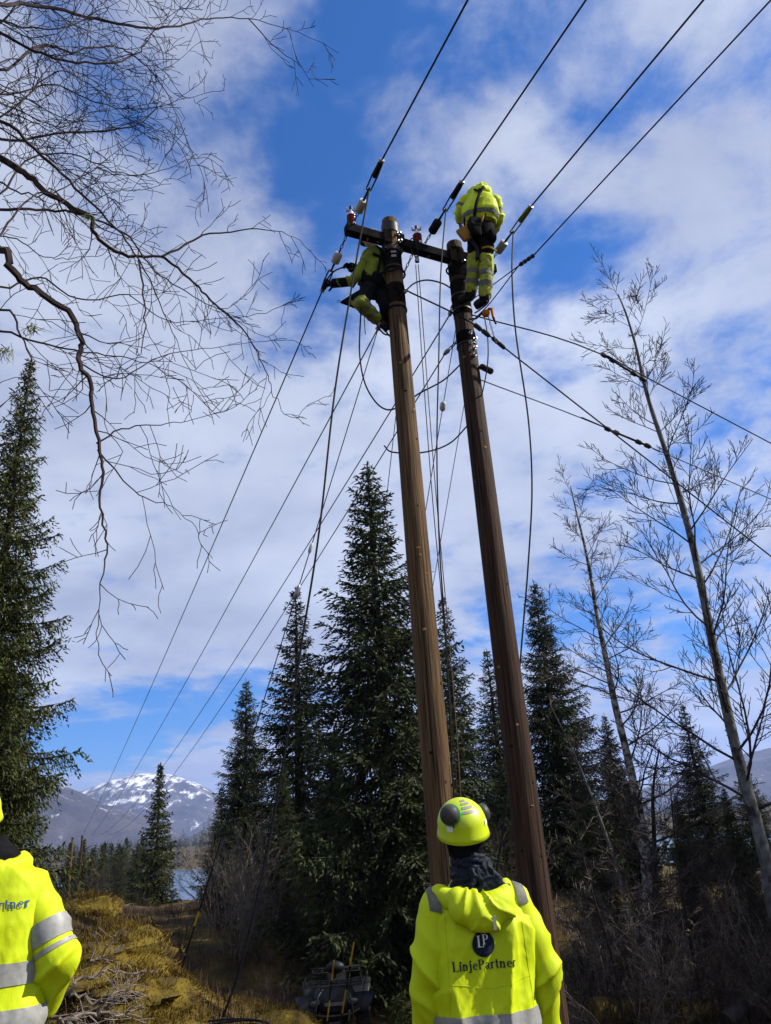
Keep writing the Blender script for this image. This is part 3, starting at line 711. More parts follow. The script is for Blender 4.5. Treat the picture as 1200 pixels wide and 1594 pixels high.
# ------------------------------------------------------------------ ground cover
def scatter(n, seed, area, hmin, hmax, wdt, lean, dens):
    r_ = np.random.default_rng(seed); rr = random.Random(seed); P_ = []
    while len(P_) < n:
        a = rad(rr.uniform(*area[0])); D = area[1][0] + (area[1][1] - area[1][0]) * rr.random() ** area[2]
        x, y = D * math.sin(a), D * math.cos(a)
        if noise.noise((x * .9, y * .9, dens[0])) < dens[1]: continue
        if len(dens) > 2 and x < -1.0 and D < 10.5 and rr.random() < dens[2]: continue
        P_.append((x, y, hgt(x, y) - .01))
    P_ = np.array(P_); n = len(P_); h = r_.uniform(hmin, hmax, n)[:, None]
    th = r_.uniform(0, 6.28, n); d = np.stack([np.cos(th), np.sin(th), np.zeros(n)], 1); l = r_.uniform(0, lean, n)[:, None]
    x_ = np.stack([-np.sin(th), np.cos(th), np.zeros(n)], 1) * wdt
    m_ = P_ + d * h * l * .4 + np.array([0, 0, 1]) * h * .6; tp_ = P_ + d * h * l * 1.2 + np.array([0, 0, 1]) * h * (1 - l * .45)
    return np.concatenate([np.stack([P_ - x_, P_ + x_, m_ + x_ * .7, m_ - x_ * .7], 1), np.stack([m_ - x_ * .7, m_ + x_ * .7, tp_ + x_ * .15, tp_ - x_ * .15], 1)])
def stuff(name, q, m, label, cat):
    o = np_quads(name, q, m); tag(o, label, cat, kind='stuff')
stuff('dry_grass', scatter(22000, 41, ((-30, 6), (5.5, 24), 1.1), .04, .15, .003, 1.3, (2.2, .05, .45)), 'grass', 'straw-coloured dry grass over mound and hollow', 'grass')
stuff('moss_tufts', scatter(90000, 42, ((-30, 0), (5.0, 14), 1.1), .015, .06, .005, 1.2, (5.2, -.35)), 'grass_green', 'yellow-green moss tufts over the mound', 'moss')
stuff('heather', scatter(52000, 43, ((-30, 12), (5.0, 34), 1.0), .05, .34, .004, .8, (8.2, -.2, .70)), 'heather', 'brown heather and dead stalks over the forest floor', 'heather')
# fallen branches at the foot of the mound
def fallen(lst, D, r_, seed, label):
    rng = random.Random(seed); pts = [at(x, y, D) for x, y in lst]
    pts = [V(p.x, p.y, max(p.z, hgt(p.x, p.y) + .02)) for p in pts]; pts = spline(pts, 4); tw = [(pts, r_)]
    pts[1:] = [q_ + V(rng.gauss(0, .012), rng.gauss(0, .012), rng.gauss(0, .010)) for q_ in pts[1:]]
    side_twigs(tw, pts, path_dirs(pts), .5, r_ * .6, 0, rng, dict(n=[4, 3, 2], ratio=.5, ang=.7, trop=[.02, 0, 0], wob=.18, seg=.1, max=2, rmin=.002, minl=.05), 14, .1)
    mb = twigs_mesh([(p_, q_ * .7) for p_, q_ in tw], .002); o = mb.build('fallen_branch', 'dead_wood', org=pts[0]); tag(o, label, 'branch', 'fallen branches by the mound'); return o
for i, (lst, D, r_, lab) in enumerate([
    ([(95, 1555), (120, 1530), (150, 1518), (172, 1513), (205, 1515), (230, 1512)], 6.4, .020, 'pale fallen branch lying highest on the mound beside the left worker'),
    ([(108, 1549), (130, 1552), (150, 1562), (165, 1550), (190, 1542), (212, 1535)], 6.0, .018, 'forked pale fallen branch below the highest one'),
    ([(100, 1588), (140, 1580), (175, 1580), (200, 1578), (225, 1568)], 5.8, .020, 'pale fallen branch lying lowest, near the bottom of the picture'),
    ([(70, 1585), (95, 1590), (120, 1592), (140, 1600)], 5.3, .022, 'stout pale branch stub behind the left worker'),
    ([(125, 1510), (150, 1490), (170, 1470), (186, 1452)], 6.8, .012, 'dark thin branch rising over the mound'),
    ([(150, 1578), (170, 1565), (190, 1545), (200, 1540)], 6.1, .012, 'short pale twig crossing the other fallen branches')]):
    fallen(lst, D, r_, 60 + i, lab)
# half-buried rock in the mound and mossy logs on the right
def lumpy(name, c, r_, m, label, cat, seed, rot=0, group=None, am=.25):
    mb = MB().ell((0, 0, 0), (1, 1, 1), n=20, m=14); c = Vector(c)
    R_ = Matrix.Rotation(rot, 3, 'Z')
    mb.v = [R_ @ Vector((v.x * r_[0], v.y * r_[1], v.z * r_[2])) * (1 + am * noise.noise(v * 1.7 + V(seed, 0, 0)) + am * .4 * noise.noise(v * 5 + V(seed, 0, 0))) for v in mb.v]
    o = mb.build(name, m); o.location = c; tag(o, label, cat, group); return o
p = at(188, 1500, 7.2); lumpy('boulder', (p.x, p.y, hgt(p.x, p.y) - .01), (.13, .11, .07), 'rock', 'grey-violet boulder half buried in the mossy mound', 'rock', 3)
def log(name, p0, p1, r0, r1, m, label, seed):
    mb = MB(); P_ = [p0.lerp(p1, i / 14) + V(0, 0, .03 * noise.noise((i * .4, seed, 0))) for i in range(15)]
    mb.tube(P_, [r0 + (r1 - r0) * i / 14 for i in range(15)], 14)
    mb.v = [v + (v - P_[min(14, k_ // 14)]) * (.25 * noise.noise(v * 6 + V(seed, 0, 0)) + .12 * noise.noise(v * 17)) for k_, v in enumerate(mb.v)]
    o = mb.build(name, m, org=p0); tag(o, label, 'log'); return o
def gp(px, py, D, up_=.08): p = at(px, py, D); return V(p.x, p.y, max(p.z, hgt(p.x, p.y) + up_))
log('mossy_log', gp(925, 1578, 10.3), gp(1085, 1572, 10.9), .15, .11, 'moss', 'mossy yellow-green log at the foot of the pale birch', 5)
log('mossy_log', gp(1060, 1586, 10.1), gp(1120, 1572, 10.9), .10, .08, 'moss', 'short mossy log right of the longer mossy log', 6)
log('dark_log', gp(1130, 1590, 9.6), gp(1215, 1520, 10.3, .3), .085, .06, 'bark_dark', 'dark fallen trunk lying at the lower right corner', 7)
def fuzz(o, r_, n, seed, h=.05):
    g_ = np.random.default_rng(seed); u_ = g_.normal(0, 1, (n, 3)); u_ /= np.linalg.norm(u_, axis=1)[:, None]; u_[:, 2] = np.abs(u_[:, 2])
    vs_ = np.array([v.co[:] for v in o.data.vertices]); ii = g_.integers(0, len(vs_), n); jj = g_.integers(0, len(o.data.polygons), n)
    pc = np.array([o.data.polygons[int(j)].center[:] for j in jj]); P_ = pc + g_.normal(0, .03, (n, 3)); d = P_ / (np.array(r_) ** 2); d /= np.linalg.norm(d, axis=1)[:, None]; d = d + g_.normal(0, .5, (n, 3)); d /= np.linalg.norm(d, axis=1)[:, None]
    x_ = np.cross(d, g_.normal(0, 1, (n, 3))); x_ /= np.linalg.norm(x_, axis=1)[:, None]; x_ *= .004; L_ = (h * g_.uniform(.4, 1.2, n))[:, None]
    f_ = np_quads('moss_fuzz', np.stack([P_ - x_, P_ + x_, P_ + d * L_ + x_ * .3, P_ + d * L_ - x_ * .3], 1), 'grass_green', o); f_['kind'] = 'stuff'
for px, D, up_, r_, lab, sd_ in ((405, 11.0, .02, (.75, .6, .36), 'mossy hummock lit by the sun left of the quad bike', 9), (345, 11.6, .0, (.5, .45, .30), 'smaller mossy hummock left of the sunlit one', 12), (590, 12.0, -.02, (.6, .4, .28), 'mossy hummock right of the quad bike in the shade', 13)):
    p = at(px, 1568, D); o = lumpy('moss_hummock', (p.x, p.y, hgt(p.x, p.y) + up_), r_, 'moss', lab, 'hummock', sd_, am=.35); fuzz(o, r_, 5000, sd_, .06)
rng = random.Random(55)
for i in range(13):
    px = rng.uniform(110, 320); D = rng.uniform(6.2, 9.6); p = at(px, 1500, D); r_ = (rng.uniform(.22, .5), rng.uniform(.2, .4), rng.uniform(.10, .2))
    o = lumpy('moss_hummock', (p.x, p.y, hgt(p.x, p.y) - .02), r_, 'moss', 'low mossy hummock on the golden mound beside the left worker', 'hummock', 70 + i, rng.uniform(0, 3), 'hummocks on the mound', .4); fuzz(o, r_, 2200, 70 + i, .055)

# ------------------------------------------------------------------ the H-pole
ZT = 9.19
PL = V(.322, 7.99, 0); PR = V(1.205, 8.44, 0)            # the two poles
LINE = V(math.sin(rad(-26.5)), math.cos(rad(-26.5)), 0)   # heading of the line, away from the camera
ARM = V(math.cos(rad(26.5)), math.sin(rad(26.5)), 0)      # heading of the crossarm
def pole(P0, ztop, r0, r1, m, label, bands, seed):
    rng = random.Random(seed); z0 = hgt(P0.x, P0.y); root = empty('utility_pole', (P0.x, P0.y, z0)); tag(root, label, 'pole', 'near pair of poles')
    n, k = 28, 60; mb = MB(); b = 0
    for i in range(k + 1):
        z = -.5 + (ztop - z0 + .5) * i / k; t = i / k; r_ = r0 + (r1 - r0) * t
        if i == k: r_ *= .93
        for j in range(n):
            a = 2 * math.pi * j / n
            rr_ = r_ * (1 + .018 * noise.noise((math.cos(a) * 1.4 + seed, math.sin(a) * 1.4, z * .35)) + .008 * noise.noise((math.cos(a) * 6, math.sin(a) * 6 + seed, z * .8)))
            mb.v.append(V(rr_ * math.cos(a), rr_ * math.sin(a), z))
    for i in range(k):
        for j in range(n): mb.f.append((i * n + j, i * n + (j + 1) % n, (i + 1) * n + (j + 1) % n, (i + 1) * n + j))
    mb.f.append(tuple(k * n + j for j in range(n))); mb.build('shaft', m, root)
    def R_(z): return r0 + (r1 - r0) * (z + .5 - z0) / (ztop - z0 + .5)
    for nm, za, zb, th, mm in bands:
        r_ = R_(za) + th
        MB().lathe((0, 0, za - z0), (0, 0, 1), [(0, r_), (zb - za, r_ * .99)], 28).build(nm, mm, root)
    # knots and resin scars
    for i in range(22):
        a = rng.uniform(-2.6, -.3); z = rng.uniform(1.0, 7.6); r_ = R_(z)
        c = V(r_ * math.cos(a), r_ * math.sin(a), z - z0); nrm = V(math.cos(a), math.sin(a), 0)
        MB().ell(c, (rng.uniform(.006, .020), rng.uniform(.006, .022), .004), X=(0, 0, 1), Y=V(-nrm.y, nrm.x, 0), Z=nrm, n=8, m=6).build('knot' if i % 3 else 'spike_scar', ('pole_wood_dark', 'tar')[i % 2] if i % 3 else 'wood_chip', root)
    return root, R_
pl, RL = pole(PL, ZT, .158, .108, 'pole_wood', 'left brown utility pole, whose top carries the lower climber',
    [('tar_band', 8.32, 8.62, .008, 'tar'), ('strap', 8.63, 8.66, .014, 'dark_steel'), ('strap', 8.36, 8.385, .014, 'dark_steel'), ('tar_band', 7.80, 8.10, .007, 'tar'), ('hose_band', 7.72, 7.745, .016, 'cable'), ('clamp_band', 8.95, 9.10, .010, 'dark_steel')], 2)
pr, RR = pole(PR, 9.12, .165, .115, 'pole_wood_dark', 'right darker utility pole, with the standing climber on its top',
    [('tar_band', 8.52, 8.99, .006, 'tar'), ('tar_band', 7.90, 8.44, .006, 'tar'), ('strap', 8.20, 8.225, .013, 'dark_steel'), ('strap', 7.97, 7.995, .013, 'dark_steel'), ('strap', 7.42, 7.445, .012, 'dark_steel'), ('tar_band', 7.46, 7.62, .007, 'tar')], 5)
# number plate on the left pole
def on_pole(P0, Rf, z, ang, off=0.0):
    r_ = Rf(z) + off; return V(P0.x + r_ * math.sin(ang), P0.y - r_ * math.cos(ang), z)
for z, sx_, sz_ in ((8.57, .07, .028), (8.505, .065, .034)):
    c = on_pole(PL, RL, z, .12, .012) - pl.location; MB().box(c, (sx_, .006, sz_)).build('number_plate', 'plate', pl)
for P0, root, Rf, spots in ((PL, pl, RL, [(8.9, .9), (8.87, -.8), (8.78, .95), (7.98, 1.2)]), (PR, pr, RR, [(7.55, .35), (7.40, .25), (7.33, .6), (7.28, .15), (7.22, .5), (8.72, .6), (8.38, .5), (7.47, .75)])):
    for z, a in spots:
        c = on_pole(P0, Rf, z, a, .012) - root.location; nn = V(math.sin(a), -math.cos(a), 0)
        o = MB().lathe(c, nn, [(-.02, .024), (.012, .024), (.014, .014), (.05, .012)], 8).build('bolt', 'steel', root)
# crossarm: hollow steel channel bolted to the near side of the poles
z_arm = 8.83
A0 = atz(538, 356, z_arm); A0 = V(A0.x, A0.y, z_arm); ARMLEN = 2.25
ca = empty('crossarm', A0); tag(ca, 'dark grey steel crossarm joining the two pole tops', 'crossarm')
mb = MB().box(ARM * ARMLEN / 2, (ARMLEN, .12, .13), X=ARM, Y=LINE); o = mb.build('beam', 'crossarm_steel', ca, smooth=False)
bv = o.modifiers.new('bevel', 'BEVEL'); bv.width = .008; bv.segments = 2
for s_ in (.3, .45, .95, 1.2, 1.9):
    MB().lathe(ARM * s_ - V(0, 0, .064), (0, 0, -1), [(0, .016), (.012, .016), (.013, .009), (.03, .009)], 6).build('bolt', 'steel', ca)
for P0 in (PL, PR):
    c = P0 - A0; c.z = 0; s_ = c.dot(ARM)
    MB().box(ARM * s_ - LINE * .075, (.30, .02, .20), X=ARM, Y=LINE).build('clamp_plate', 'tar', ca, smooth=False)
    MB().box(ARM * s_ - V(0, 0, .12), (.26, .10, .11), X=ARM, Y=LINE).build('bracket', 'dark_steel', ca, smooth=False)

# ------------------------------------------------------------------ insulators
def pin_insulator(base, label):
    t = empty('pin_insulator', base); tag(t, label, 'insulator')
    prof = [(0, .018), (.01, .045)]
    for i in range(4): prof += [(.02 + i * .04, .046), (.03 + i * .04, .062), (.045 + i * .04, .062), (.055 + i * .04, .046)]
    MB().lathe((0, 0, 0), (0, 0, 1), prof + [(.185, .038)], 18).build('body', 'red_insulator', t)
    MB().lathe((0, 0, .185), (0, 0, 1), [(0, .034), (.05, .030), (.055, .018), (.09, .018)], 12).build('cap', 'white_paint', t)
    for sg in (-1, 1):
        MB().tube([(sg * .012, 0, .26), (sg * .055, 0, .265), (sg * .06, 0, .32)], [.014, .014, .01], 6).build('jaw', 'steel', t)
    MB().lathe((0, 0, .27), (0, 0, 1), [(0, .022), (.06, .022), (.065, .015)], 8).build('bolt', 'dark_steel', t)
    MB().lathe((.03, -.05, -.005), (0, 0, 1), [(0, .02), (.03, .018)], 8).build('nut', 'white_paint', t)
b1 = A0 + ARM * .05 + V(0, 0, .067); b1 = A0 + ARM * .09 + V(0, 0, .067)
pin_insulator(b1, 'red-brown pin insulator at the left end of the crossarm')
pin_insulator(A0 + ARM * 1.05 + V(0, 0, .067), 'red-brown pin insulator on the crossarm between the poles')
def strain(p, label, body='white_insulator', clampm='dark_steel', sp=(.38, .56), rs=.058, name='strain_insulator'):
    """p: start on the crossarm, end at the conductor grip"""
    a, b = Vector(p[0]), Vector(p[-1]); d = (b - a); ln = d.length; d.normalize(); u, v = frame(d)
    t = empty(name, a); tag(t, label, 'insulator'); s0, s1 = sp[0] * ln, sp[1] * ln; s0, s1 = ln * .5 * 0 + s0, s1
    MB().lathe((0, 0, 0), d, [(s0, .02), (s0 + .004, rs * .8), (s0 + .02, rs), (s1 - .02, rs), (s1 - .004, rs * .85), (s1, .02)], 16).build('body', body, t)
    # chain links, alternately turned
    k = max(2, int(s0 / .055))
    for i in range(k):
        c = d * (s0 * (i + .5) / k); w_ = u if i % 2 else v
        MB().tube([c + d * (.034 * math.cos(x)) + w_ * (.015 * math.sin(x)) for x in [j * math.pi / 5 for j in range(11)]], .006, 5).build('link', 'dark_steel', t)
    MB().tube([d * s1, d * (s1 + (ln - s1) * .28)], [.017, .012], 8).build('rod', 'dark_steel', t)
    e0 = s1 + (ln - s1) * .28
    MB().lathe(d * e0, u, [(-.035, .016), (.035, .016)], 8).build('pin', 'steel', t)
    for sg in (-1, 1):
        MB().tube([d * e0 + u * sg * .03, d * (e0 + (ln - e0) * .5) + u * sg * .035, d * (ln * .97) + u * sg * .022], [.010, .011, .012], 6).build('strap', clampm, t)
    mb = MB().loft([(d * (e0 + (ln - e0) * .42), u, v, .020, .020), (d * (e0 + (ln - e0) * .6), u, v, .034, .028), (d * (ln * .93), u, v, .036, .028), (d * ln, u, v, .028, .022)], 10, 3)
    mb.build('grip', clampm, t)
    MB().lathe(d * (ln - .015), d, [(0, .036), (.03, .036), (.034, .012)], 8).build('collar', 'steel', t)
    return t
zc = 8.98
S1 = [A0 + ARM * .07 + V(0, 0, .02), atz(594, 250, zc + .08)]
S2 = [A0 + ARM * 1.10 + V(0, 0, .02), atz(719, 283, zc + .06)]
S3 = [A0 + ARM * 2.12 + V(0, 0, .02), atz(826, 322, zc + .06)]
strain(S1, 'white spool insulator strung up-right from the left end of the crossarm', sp=(.26, .44))
strain(S2, 'grey spool insulator strung up-right between the two poles', sp=(.26, .44), body='crossarm_steel')
strain(S3, 'white spool insulator strung up-right behind the standing climber', sp=(.26, .44), clampm='hi_vis_dull')
e1 = at(502, 452, 8.35); strain([A0 + ARM * .03 - V(0, 0, .05), e1], 'white spool insulator hanging down-left from the crossarm end, held by the climber', sp=(.34, .52))
e2 = at(588, 512, 8.9); strain([A0 + ARM * .98 - V(0, 0, .05), e2], 'strain insulator half hidden behind the left pole', sp=(.5, .66))

# ------------------------------------------------------------------ conductors and cables
def wire(name, pts, r_, m, label, cat='wire', group=None, n=6, per=10):
    P_ = spline(pts, per); mb = MB().tube(P_, r_, n); o = mb.build(name, m, org=P_[0]); tag(o, label, cat, group); return o
def ext(a, b, ln): return b + (b - a).normalized() * ln
for (st, px, py, lab) in ((S1[1], 728, 0, 'first'), (S2[1], 912, 0, 'second'), (S3[1], 1095, 0, 'third')):
    q = atz(px, py, st.z); q2 = ext(st, q, 30)
    wire('conductor', [st, q2], .0115, 'conductor', {'first': 'leftmost of the overhead conductors running up out of the top edge', 'second': 'second overhead conductor from the left at the top edge', 'third': 'third overhead conductor from the left at the top edge'}[lab])
n0 = at(830, 398, 8.15); q = atz(1200, 0, n0.z + .3)
wire('conductor', [n0, ext(n0, q, 30)], .009, 'conductor', 'rightmost thin overhead wire leaving at the top right corner')
sk = at(807, 414, 8.2); d_ = (n0 - sk)
t = empty('wire_grip', sk); tag(t, 'dark wire grip where two thin cables join right of the climber', 'clamp')
for i in range(4): MB().lathe(d_ * (.08 + i * .25), d_, [(0, .022), (.03, .030), (.05, .022)], 8).build('collar', 'dark_steel' if i % 2 else 'boot', t)
MB().tube([d_ * 0, d_], .012, 6).build('sleeve', 'dark_steel', t)
wire('thin_cable', [sk, at(765, 445, 8.3), at(730, 470, 8.4)], .007, 'cable', 'upper of two thin cables from the grip to the right pole')
wire('thin_cable', [sk, at(764, 470, 8.25), at(735, 500, 8.4)], .007, 'cable', 'lower of two thin cables from the grip to the right pole')
# down-line towards the distant pole
FD = 75; farA = at(128, 1301, FD)
fp = [farA + ARM * k for k in (0, .75, 1.5, 2.0)]
def sagwire(a, b, sag, r_, label):
    pts = [a.lerp(b, t_ / 24) - V(0, 0, sag * 4 * (t_ / 24) * (1 - t_ / 24)) for t_ in range(25)]
    wire('conductor', pts, r_, 'conductor', label, per=2)
l3 = at(700, 490, 8.55); l4 = at(693, 550, 8.55)
sagwire(e1, fp[0], .35, .010, 'leftmost conductor descending to the distant pole over the valley')
sagwire(e2, fp[1], .6, .010, 'second conductor from the left descending over the valley')
sagwire(l3, fp[2], 1.1, .010, 'third conductor descending from the right pole over the valley')
sagwire(l4, fp[3], 1.5, .009, 'lowest conductor descending from the right pole over the valley')
for e_, lab in ((l3, 'upper steel dead-end clamp on the left side of the right pole'), (l4, 'lower steel dead-end clamp on the left side of the right pole')):
    pz = V(PR.x - .11, PR.y - .03, e_.z + .12); d = e_ - pz
    t = empty('dead_end_clamp', pz); tag(t, lab, 'clamp'); u, v = frame(d)
    for i in range(3):
        c = d * (.12 + i * .22); w_ = u if i % 2 else v; dn_ = d.normalized()
        MB().tube([c + dn_ * (.038 * math.cos(x)) + w_ * (.018 * math.sin(x)) for x in [j * math.pi / 5 for j in range(11)]], .007, 5).build('link', 'dark_steel', t)
    MB().loft([(d * .68, u, v, .016, .016), (d * .8, u, v, .032, .026), (d * 1.0, u, v, .026, .02), (d * 1.15, u, v, .012, .012)], 10, 3).build('grip', 'steel', t)
# far pole pair
for k, (px, lab) in enumerate(((113, 'left pole of the distant pair beyond the left worker'), (128, 'right pole of the distant pair beyond the left worker'))):
    tp_ = at(px, 1303 if k else 1306, FD); g_ = hgt(tp_.x, tp_.y)
    t = empty('utility_pole', (tp_.x, tp_.y, g_)); tag(t, lab, 'pole', 'distant pair of poles')
    MB().tube([(0, 0, -.5), (0, 0, tp_.z - g_)], [.14, .09], 8).build('shaft', 'pole_wood' if k == 0 else 'pole_wood_dark', t)
    MB().lathe((0, 0, tp_.z - g_), (0, 0, 1), [(0, .13), (.12, .10)], 8).build('cap', 'dark_steel', t)
# cables hanging from the grips
def pxp(lst): return [at(*p_) for p_ in lst]
wire('drop_cable', [S1[0].lerp(S1[1], .62)] + pxp([(552, 420, 7.3), (522, 603, 7.35), (497, 825, 7.4), (468, 1010, 7.4), (430, 1250, 7.4), (384, 1470, 7.4), (348, 1580, 7.4), (320, 1640, 7.4)]), .0115, 'cable', 'long black cable dropping from the left grip to the ground', 'cable')
wire('drop_cable', [S2[0].lerp(S2[1], .62)] + pxp([(686, 427, 7.7), (683, 553, 7.75), (680, 700, 7.8), (684, 850, 7.8), (694, 1000, 7.8), (706, 1240, 7.8), (716, 1450, 7.8), (722, 1640, 7.8)]), .0095, 'cable', 'black cable dropping between the two poles from the second grip', 'cable')
wire('drop_cable', [S3[0].lerp(S3[1], .62)] + pxp([(797, 430, 8.3), (803, 520, 8.5), (822, 650, 8.8), (828, 760, 8.95), (822, 880, 9.0), (813, 990, 9.0), (803, 1110, 9.0), (791, 1215, 9.0), (782, 1300, 9.0), (774, 1350, 9.0), (760, 1500, 9.0), (750, 1640, 9.0)]), .0110, 'cable', 'black cable bowing down from the third grip behind the right pole', 'cable')
wire('hoist_rope', pxp([(647, 412, 8.0), (655, 530, 8.05), (671, 750, 8.1), (689, 950, 8.1), (704, 1130, 8.1), (712, 1240, 8.1), (722, 1450, 8.1), (728, 1620, 8.1)]), .006, 'rope', 'left strand of the brown hoist rope between the poles', 'rope')
wire('hoist_rope', pxp([(651, 412, 8.0), (660, 530, 8.05), (677, 750, 8.1), (695, 950, 8.1), (710, 1130, 8.1), (717, 1240, 8.1), (727, 1450, 8.1), (733, 1620, 8.1)]), .006, 'rope', 'right strand of the brown hoist rope between the poles', 'rope')
c = at(649, 404, 8.0); t = empty('pulley_block', c); tag(t, 'small brown pulley block hung from a sling on the crossarm', 'pulley')
MB().box((0, 0, 0), (.05, .03, .09)).build('cheek', 'boot', t); MB().lathe((0, -.02, -.01), (0, 1, 0), [(0, .03), (.04, .03)], 12).build('sheave', 'steel', t)
tt_ = A0 + ARM * .96 - c
MB().tube(spline([V(-.02, 0, .05), V(tt_.x - .04, tt_.y - .08, tt_.z - .05), V(tt_.x, tt_.y - .075, tt_.z + .09), V(tt_.x + .05, tt_.y - .08, tt_.z - .04), V(.02, 0, .05)], 6), .008, 6).build('sling', 'cable', t)
wire('jumper_cable', pxp([(562, 476, 7.75), (560, 555, 7.8), (574, 610, 8.0), (606, 638, 8.3), (655, 611, 8.4), (690, 592, 8.4), (716, 568, 8.5)]), .0105, 'cable', 'black jumper cable looping below the lower climber to the right pole', 'cable')
wire('jumper_cable', pxp([(598, 694, 8.1), (612, 704, 8.25), (660, 704, 8.4), (700, 690, 8.45), (730, 660, 8.5)]), .0095, 'cable', 'lowest black cable loop passing behind the left pole', 'cable')
wire('jumper_cable', pxp([(630, 454, 8.1), (645, 441, 8.2), (665, 436, 8.3), (688, 441, 8.4), (704, 450, 8.5)]), .0105, 'cable', 'short black jumper arched between the two poles', 'cable')
wire('jumper_cable', pxp([(753, 488, 8.4), (759, 524, 8.35), (759, 565, 8.35), (752, 606, 8.4), (748, 618, 8.45)]), .0085, 'cable', 'short black cable bowed out right of the right pole', 'cable')
wire('jumper_cable', [e1.lerp(A0, .12)] + pxp([(514, 428, 8.1), (526, 419, 8.05), (545, 415, 8.0), (560, 425, 8.0), (564, 476, 7.9)]), .0105, 'cable', 'short black jumper held in the lower climber\'s gloves', 'cable')
for i in range(3):
    c = at(335, 1612, 6.9); c.z = hgt(c.x, c.y) + .02
    wire('cable_coil', [c + V(math.cos(a_) * (.42 - .05 * i), math.sin(a_) * (.30 - .03 * i), .05 + .03 * math.sin(a_ + i)) for a_ in [j * .6 for j in range(12)]], .008, 'cable', ['outer', 'middle', 'inner'][i] + ' loop of black cable lying at the bottom left', 'cable')

# ------------------------------------------------------------------ guys
def to_ground(a, b):
    d = (b - a).normalized(); p = b.copy()
    for i in range(600):
        if p.z < hgt(p.x, p.y): break
        p = p + d * .1
    return p
def guy(p0, lst, Dend, r_, label, sleeves=(), ins=(), m='conductor'):
    """p0 start; lst (px,py): a pixel on the guy near its lower end at distance Dend"""
    b = at(lst[0], lst[1], Dend); e_ = to_ground(p0, b); d = (e_ - p0).normalized(); ln = (e_ - p0).length
    t = empty('guy_wire', e_); tag(t, label, 'guy wire'); o = p0 - e_
    MB().tube([o, V(0, 0, 0)], r_, 6).build('strand', m, t)
    for k, (s0, s1, yel) in enumerate(sleeves):
        MB().tube([-d * s0, -d * s1], .0095, 8).build('sleeve', 'guy_yellow' if yel else 'guy_black', t)
    for pos, ll, rr_, mm in ins:
        c = o + d * pos
        MB().lathe(c, d, [(0, r_ * 1.2), (.02, rr_ * .8), (.04, rr_), (ll - .04, rr_), (ll - .02, rr_ * .8), (ll, r_ * 1.2)], 12).build('guy_insulator', mm, t)
    return t
def sl(a, b, n=5):
    o = []
    for i in range(n): o.append((a + (b - a) * i / n, a + (b - a) * (i + 1) / n, i % 2 == 1))
    return o
pa = V(PL.x - .08, PL.y, 8.02)
guy(pa, (300, 1450), 8.6, .006, 'guy wire running down-left with yellow and black sleeve by the mound', [(.0, .12, True), (.12, .55, False), (.55, .68, True), (.68, 1.1, False)], [(3.45, .13, .022, 'white_insulator'), (3.95, .16, .026, 'steel')])
guy(V(PR.x - .10, PR.y - .05, 7.78), (552, 1460), 11.0, .006, 'middle guy wire with yellow sleeve in front of the quad bike', sl(.0, 1.75, 6), [(1.05, .14, .040, 'white_insulator')])
guy(V(PR.x - .08, PR.y, 6.75), (583, 1440), 11.5, .005, 'thin bare guy wire ending right of the quad bike')
guy(V(PL.x - .09, PL.y, 6.4), (523, 1466), 11.2, .005, 'left guy wire with yellow sleeve in front of the quad bike', sl(.0, 1.65, 6))
def side_guy(p0, pts_px, r_, label, bodies):
    """guys to the right: pixel points with distance; bodies (t0,t1) thick rods"""
    P_ = [p0] + [at(*p_) for p_ in pts_px]; e_ = to_ground(P_[-2], P_[-1])
    t = empty('guy_wire', e_); tag(t, label, 'guy wire'); P2 = [p - e_ for p in P_] + [V(0, 0, 0)]
    MB().tube(spline(P2, 6), r_, 6).build('strand', 'conductor', t)
    for (x0, y0, x1, y1, D, rr_, mm) in bodies:
        a, b = at(x0, y0, D) - e_, at(x1, y1, D) - e_; d = b - a
        MB().tube([a, b], rr_, 8).build('rod_insulator', mm, t)
        for s_ in (0.0, .22, .78, 1.0):
            MB().lathe(a + d * s_, d, [(-.05, rr_), (-.03, rr_ * 2.1), (.03, rr_ * 2.1), (.05, rr_)], 8).build('end_fitting', 'dark_steel', t)
    return t
side_guy(V(PR.x + .08, PR.y - .08, 7.88), [(935, 551, 9.6), (1200, 690, 12.0)], .0095, 'uppermost guy wire running right across the aspen top', [(940, 553, 1000, 590, 9.9, .016, 'cable')])
side_guy(V(PL.x + .09, PL.y - .03, 8.05), [(735, 503, 8.2), (800, 553, 8.6), (1200, 866, 11.0)], .0105, 'steepest guy wire running down right from the left pole', [(742, 508, 758, 520, 8.25, .016, 'white_paint'), (770, 529, 782, 539, 8.4, .014, 'steel')])
side_guy(V(PR.x + .10, PR.y - .07, 6.88), [(940, 665, 9.6), (1200, 777, 12.0)], .007, 'lower guy wire running right with a dark rod insulator', [(752, 572, 762, 577, 8.5, .020, 'dark_steel'), (946, 668, 1008, 694, 9.9, .016, 'cable')])
# chain hoist hanging beside the climber's feet
c = at(757, 487, 8.3); t = empty('chain_hoist', c); tag(t, 'orange lever chain hoist hanging beside the standing climber\'s boots', 'hoist')
MB().lathe((-.05, 0, .0), (1, .2, 0), [(0, .03), (.02, .05), (.07, .05), (.09, .03)], 14).build('housing', 'orange', t)
MB().tube([(.02, -.02, .04), (.07, -.03, .03), (.075, -.03, -.10)], [.022, .022, .018], 8).build('lever', 'orange', t)
MB().tube([(.075, -.03, -.10), (.095, -.03, -.20)], [.017, .014], 8).build('grip', 'cable', t)
for i in range(12):
    w_ = V(1, 0, 0) if i % 2 else V(0, 1, 0); cc = V(.02 + .004 * i, 0, -.06 - .036 * i)
    MB().tube([cc + V(0, 0, 1) * (.022 * math.cos(x)) + w_ * (.010 * math.sin(x)) for x in [j * math.pi / 4 for j in range(9)]], .004, 4).build('chain_link', 'dark_steel', t)
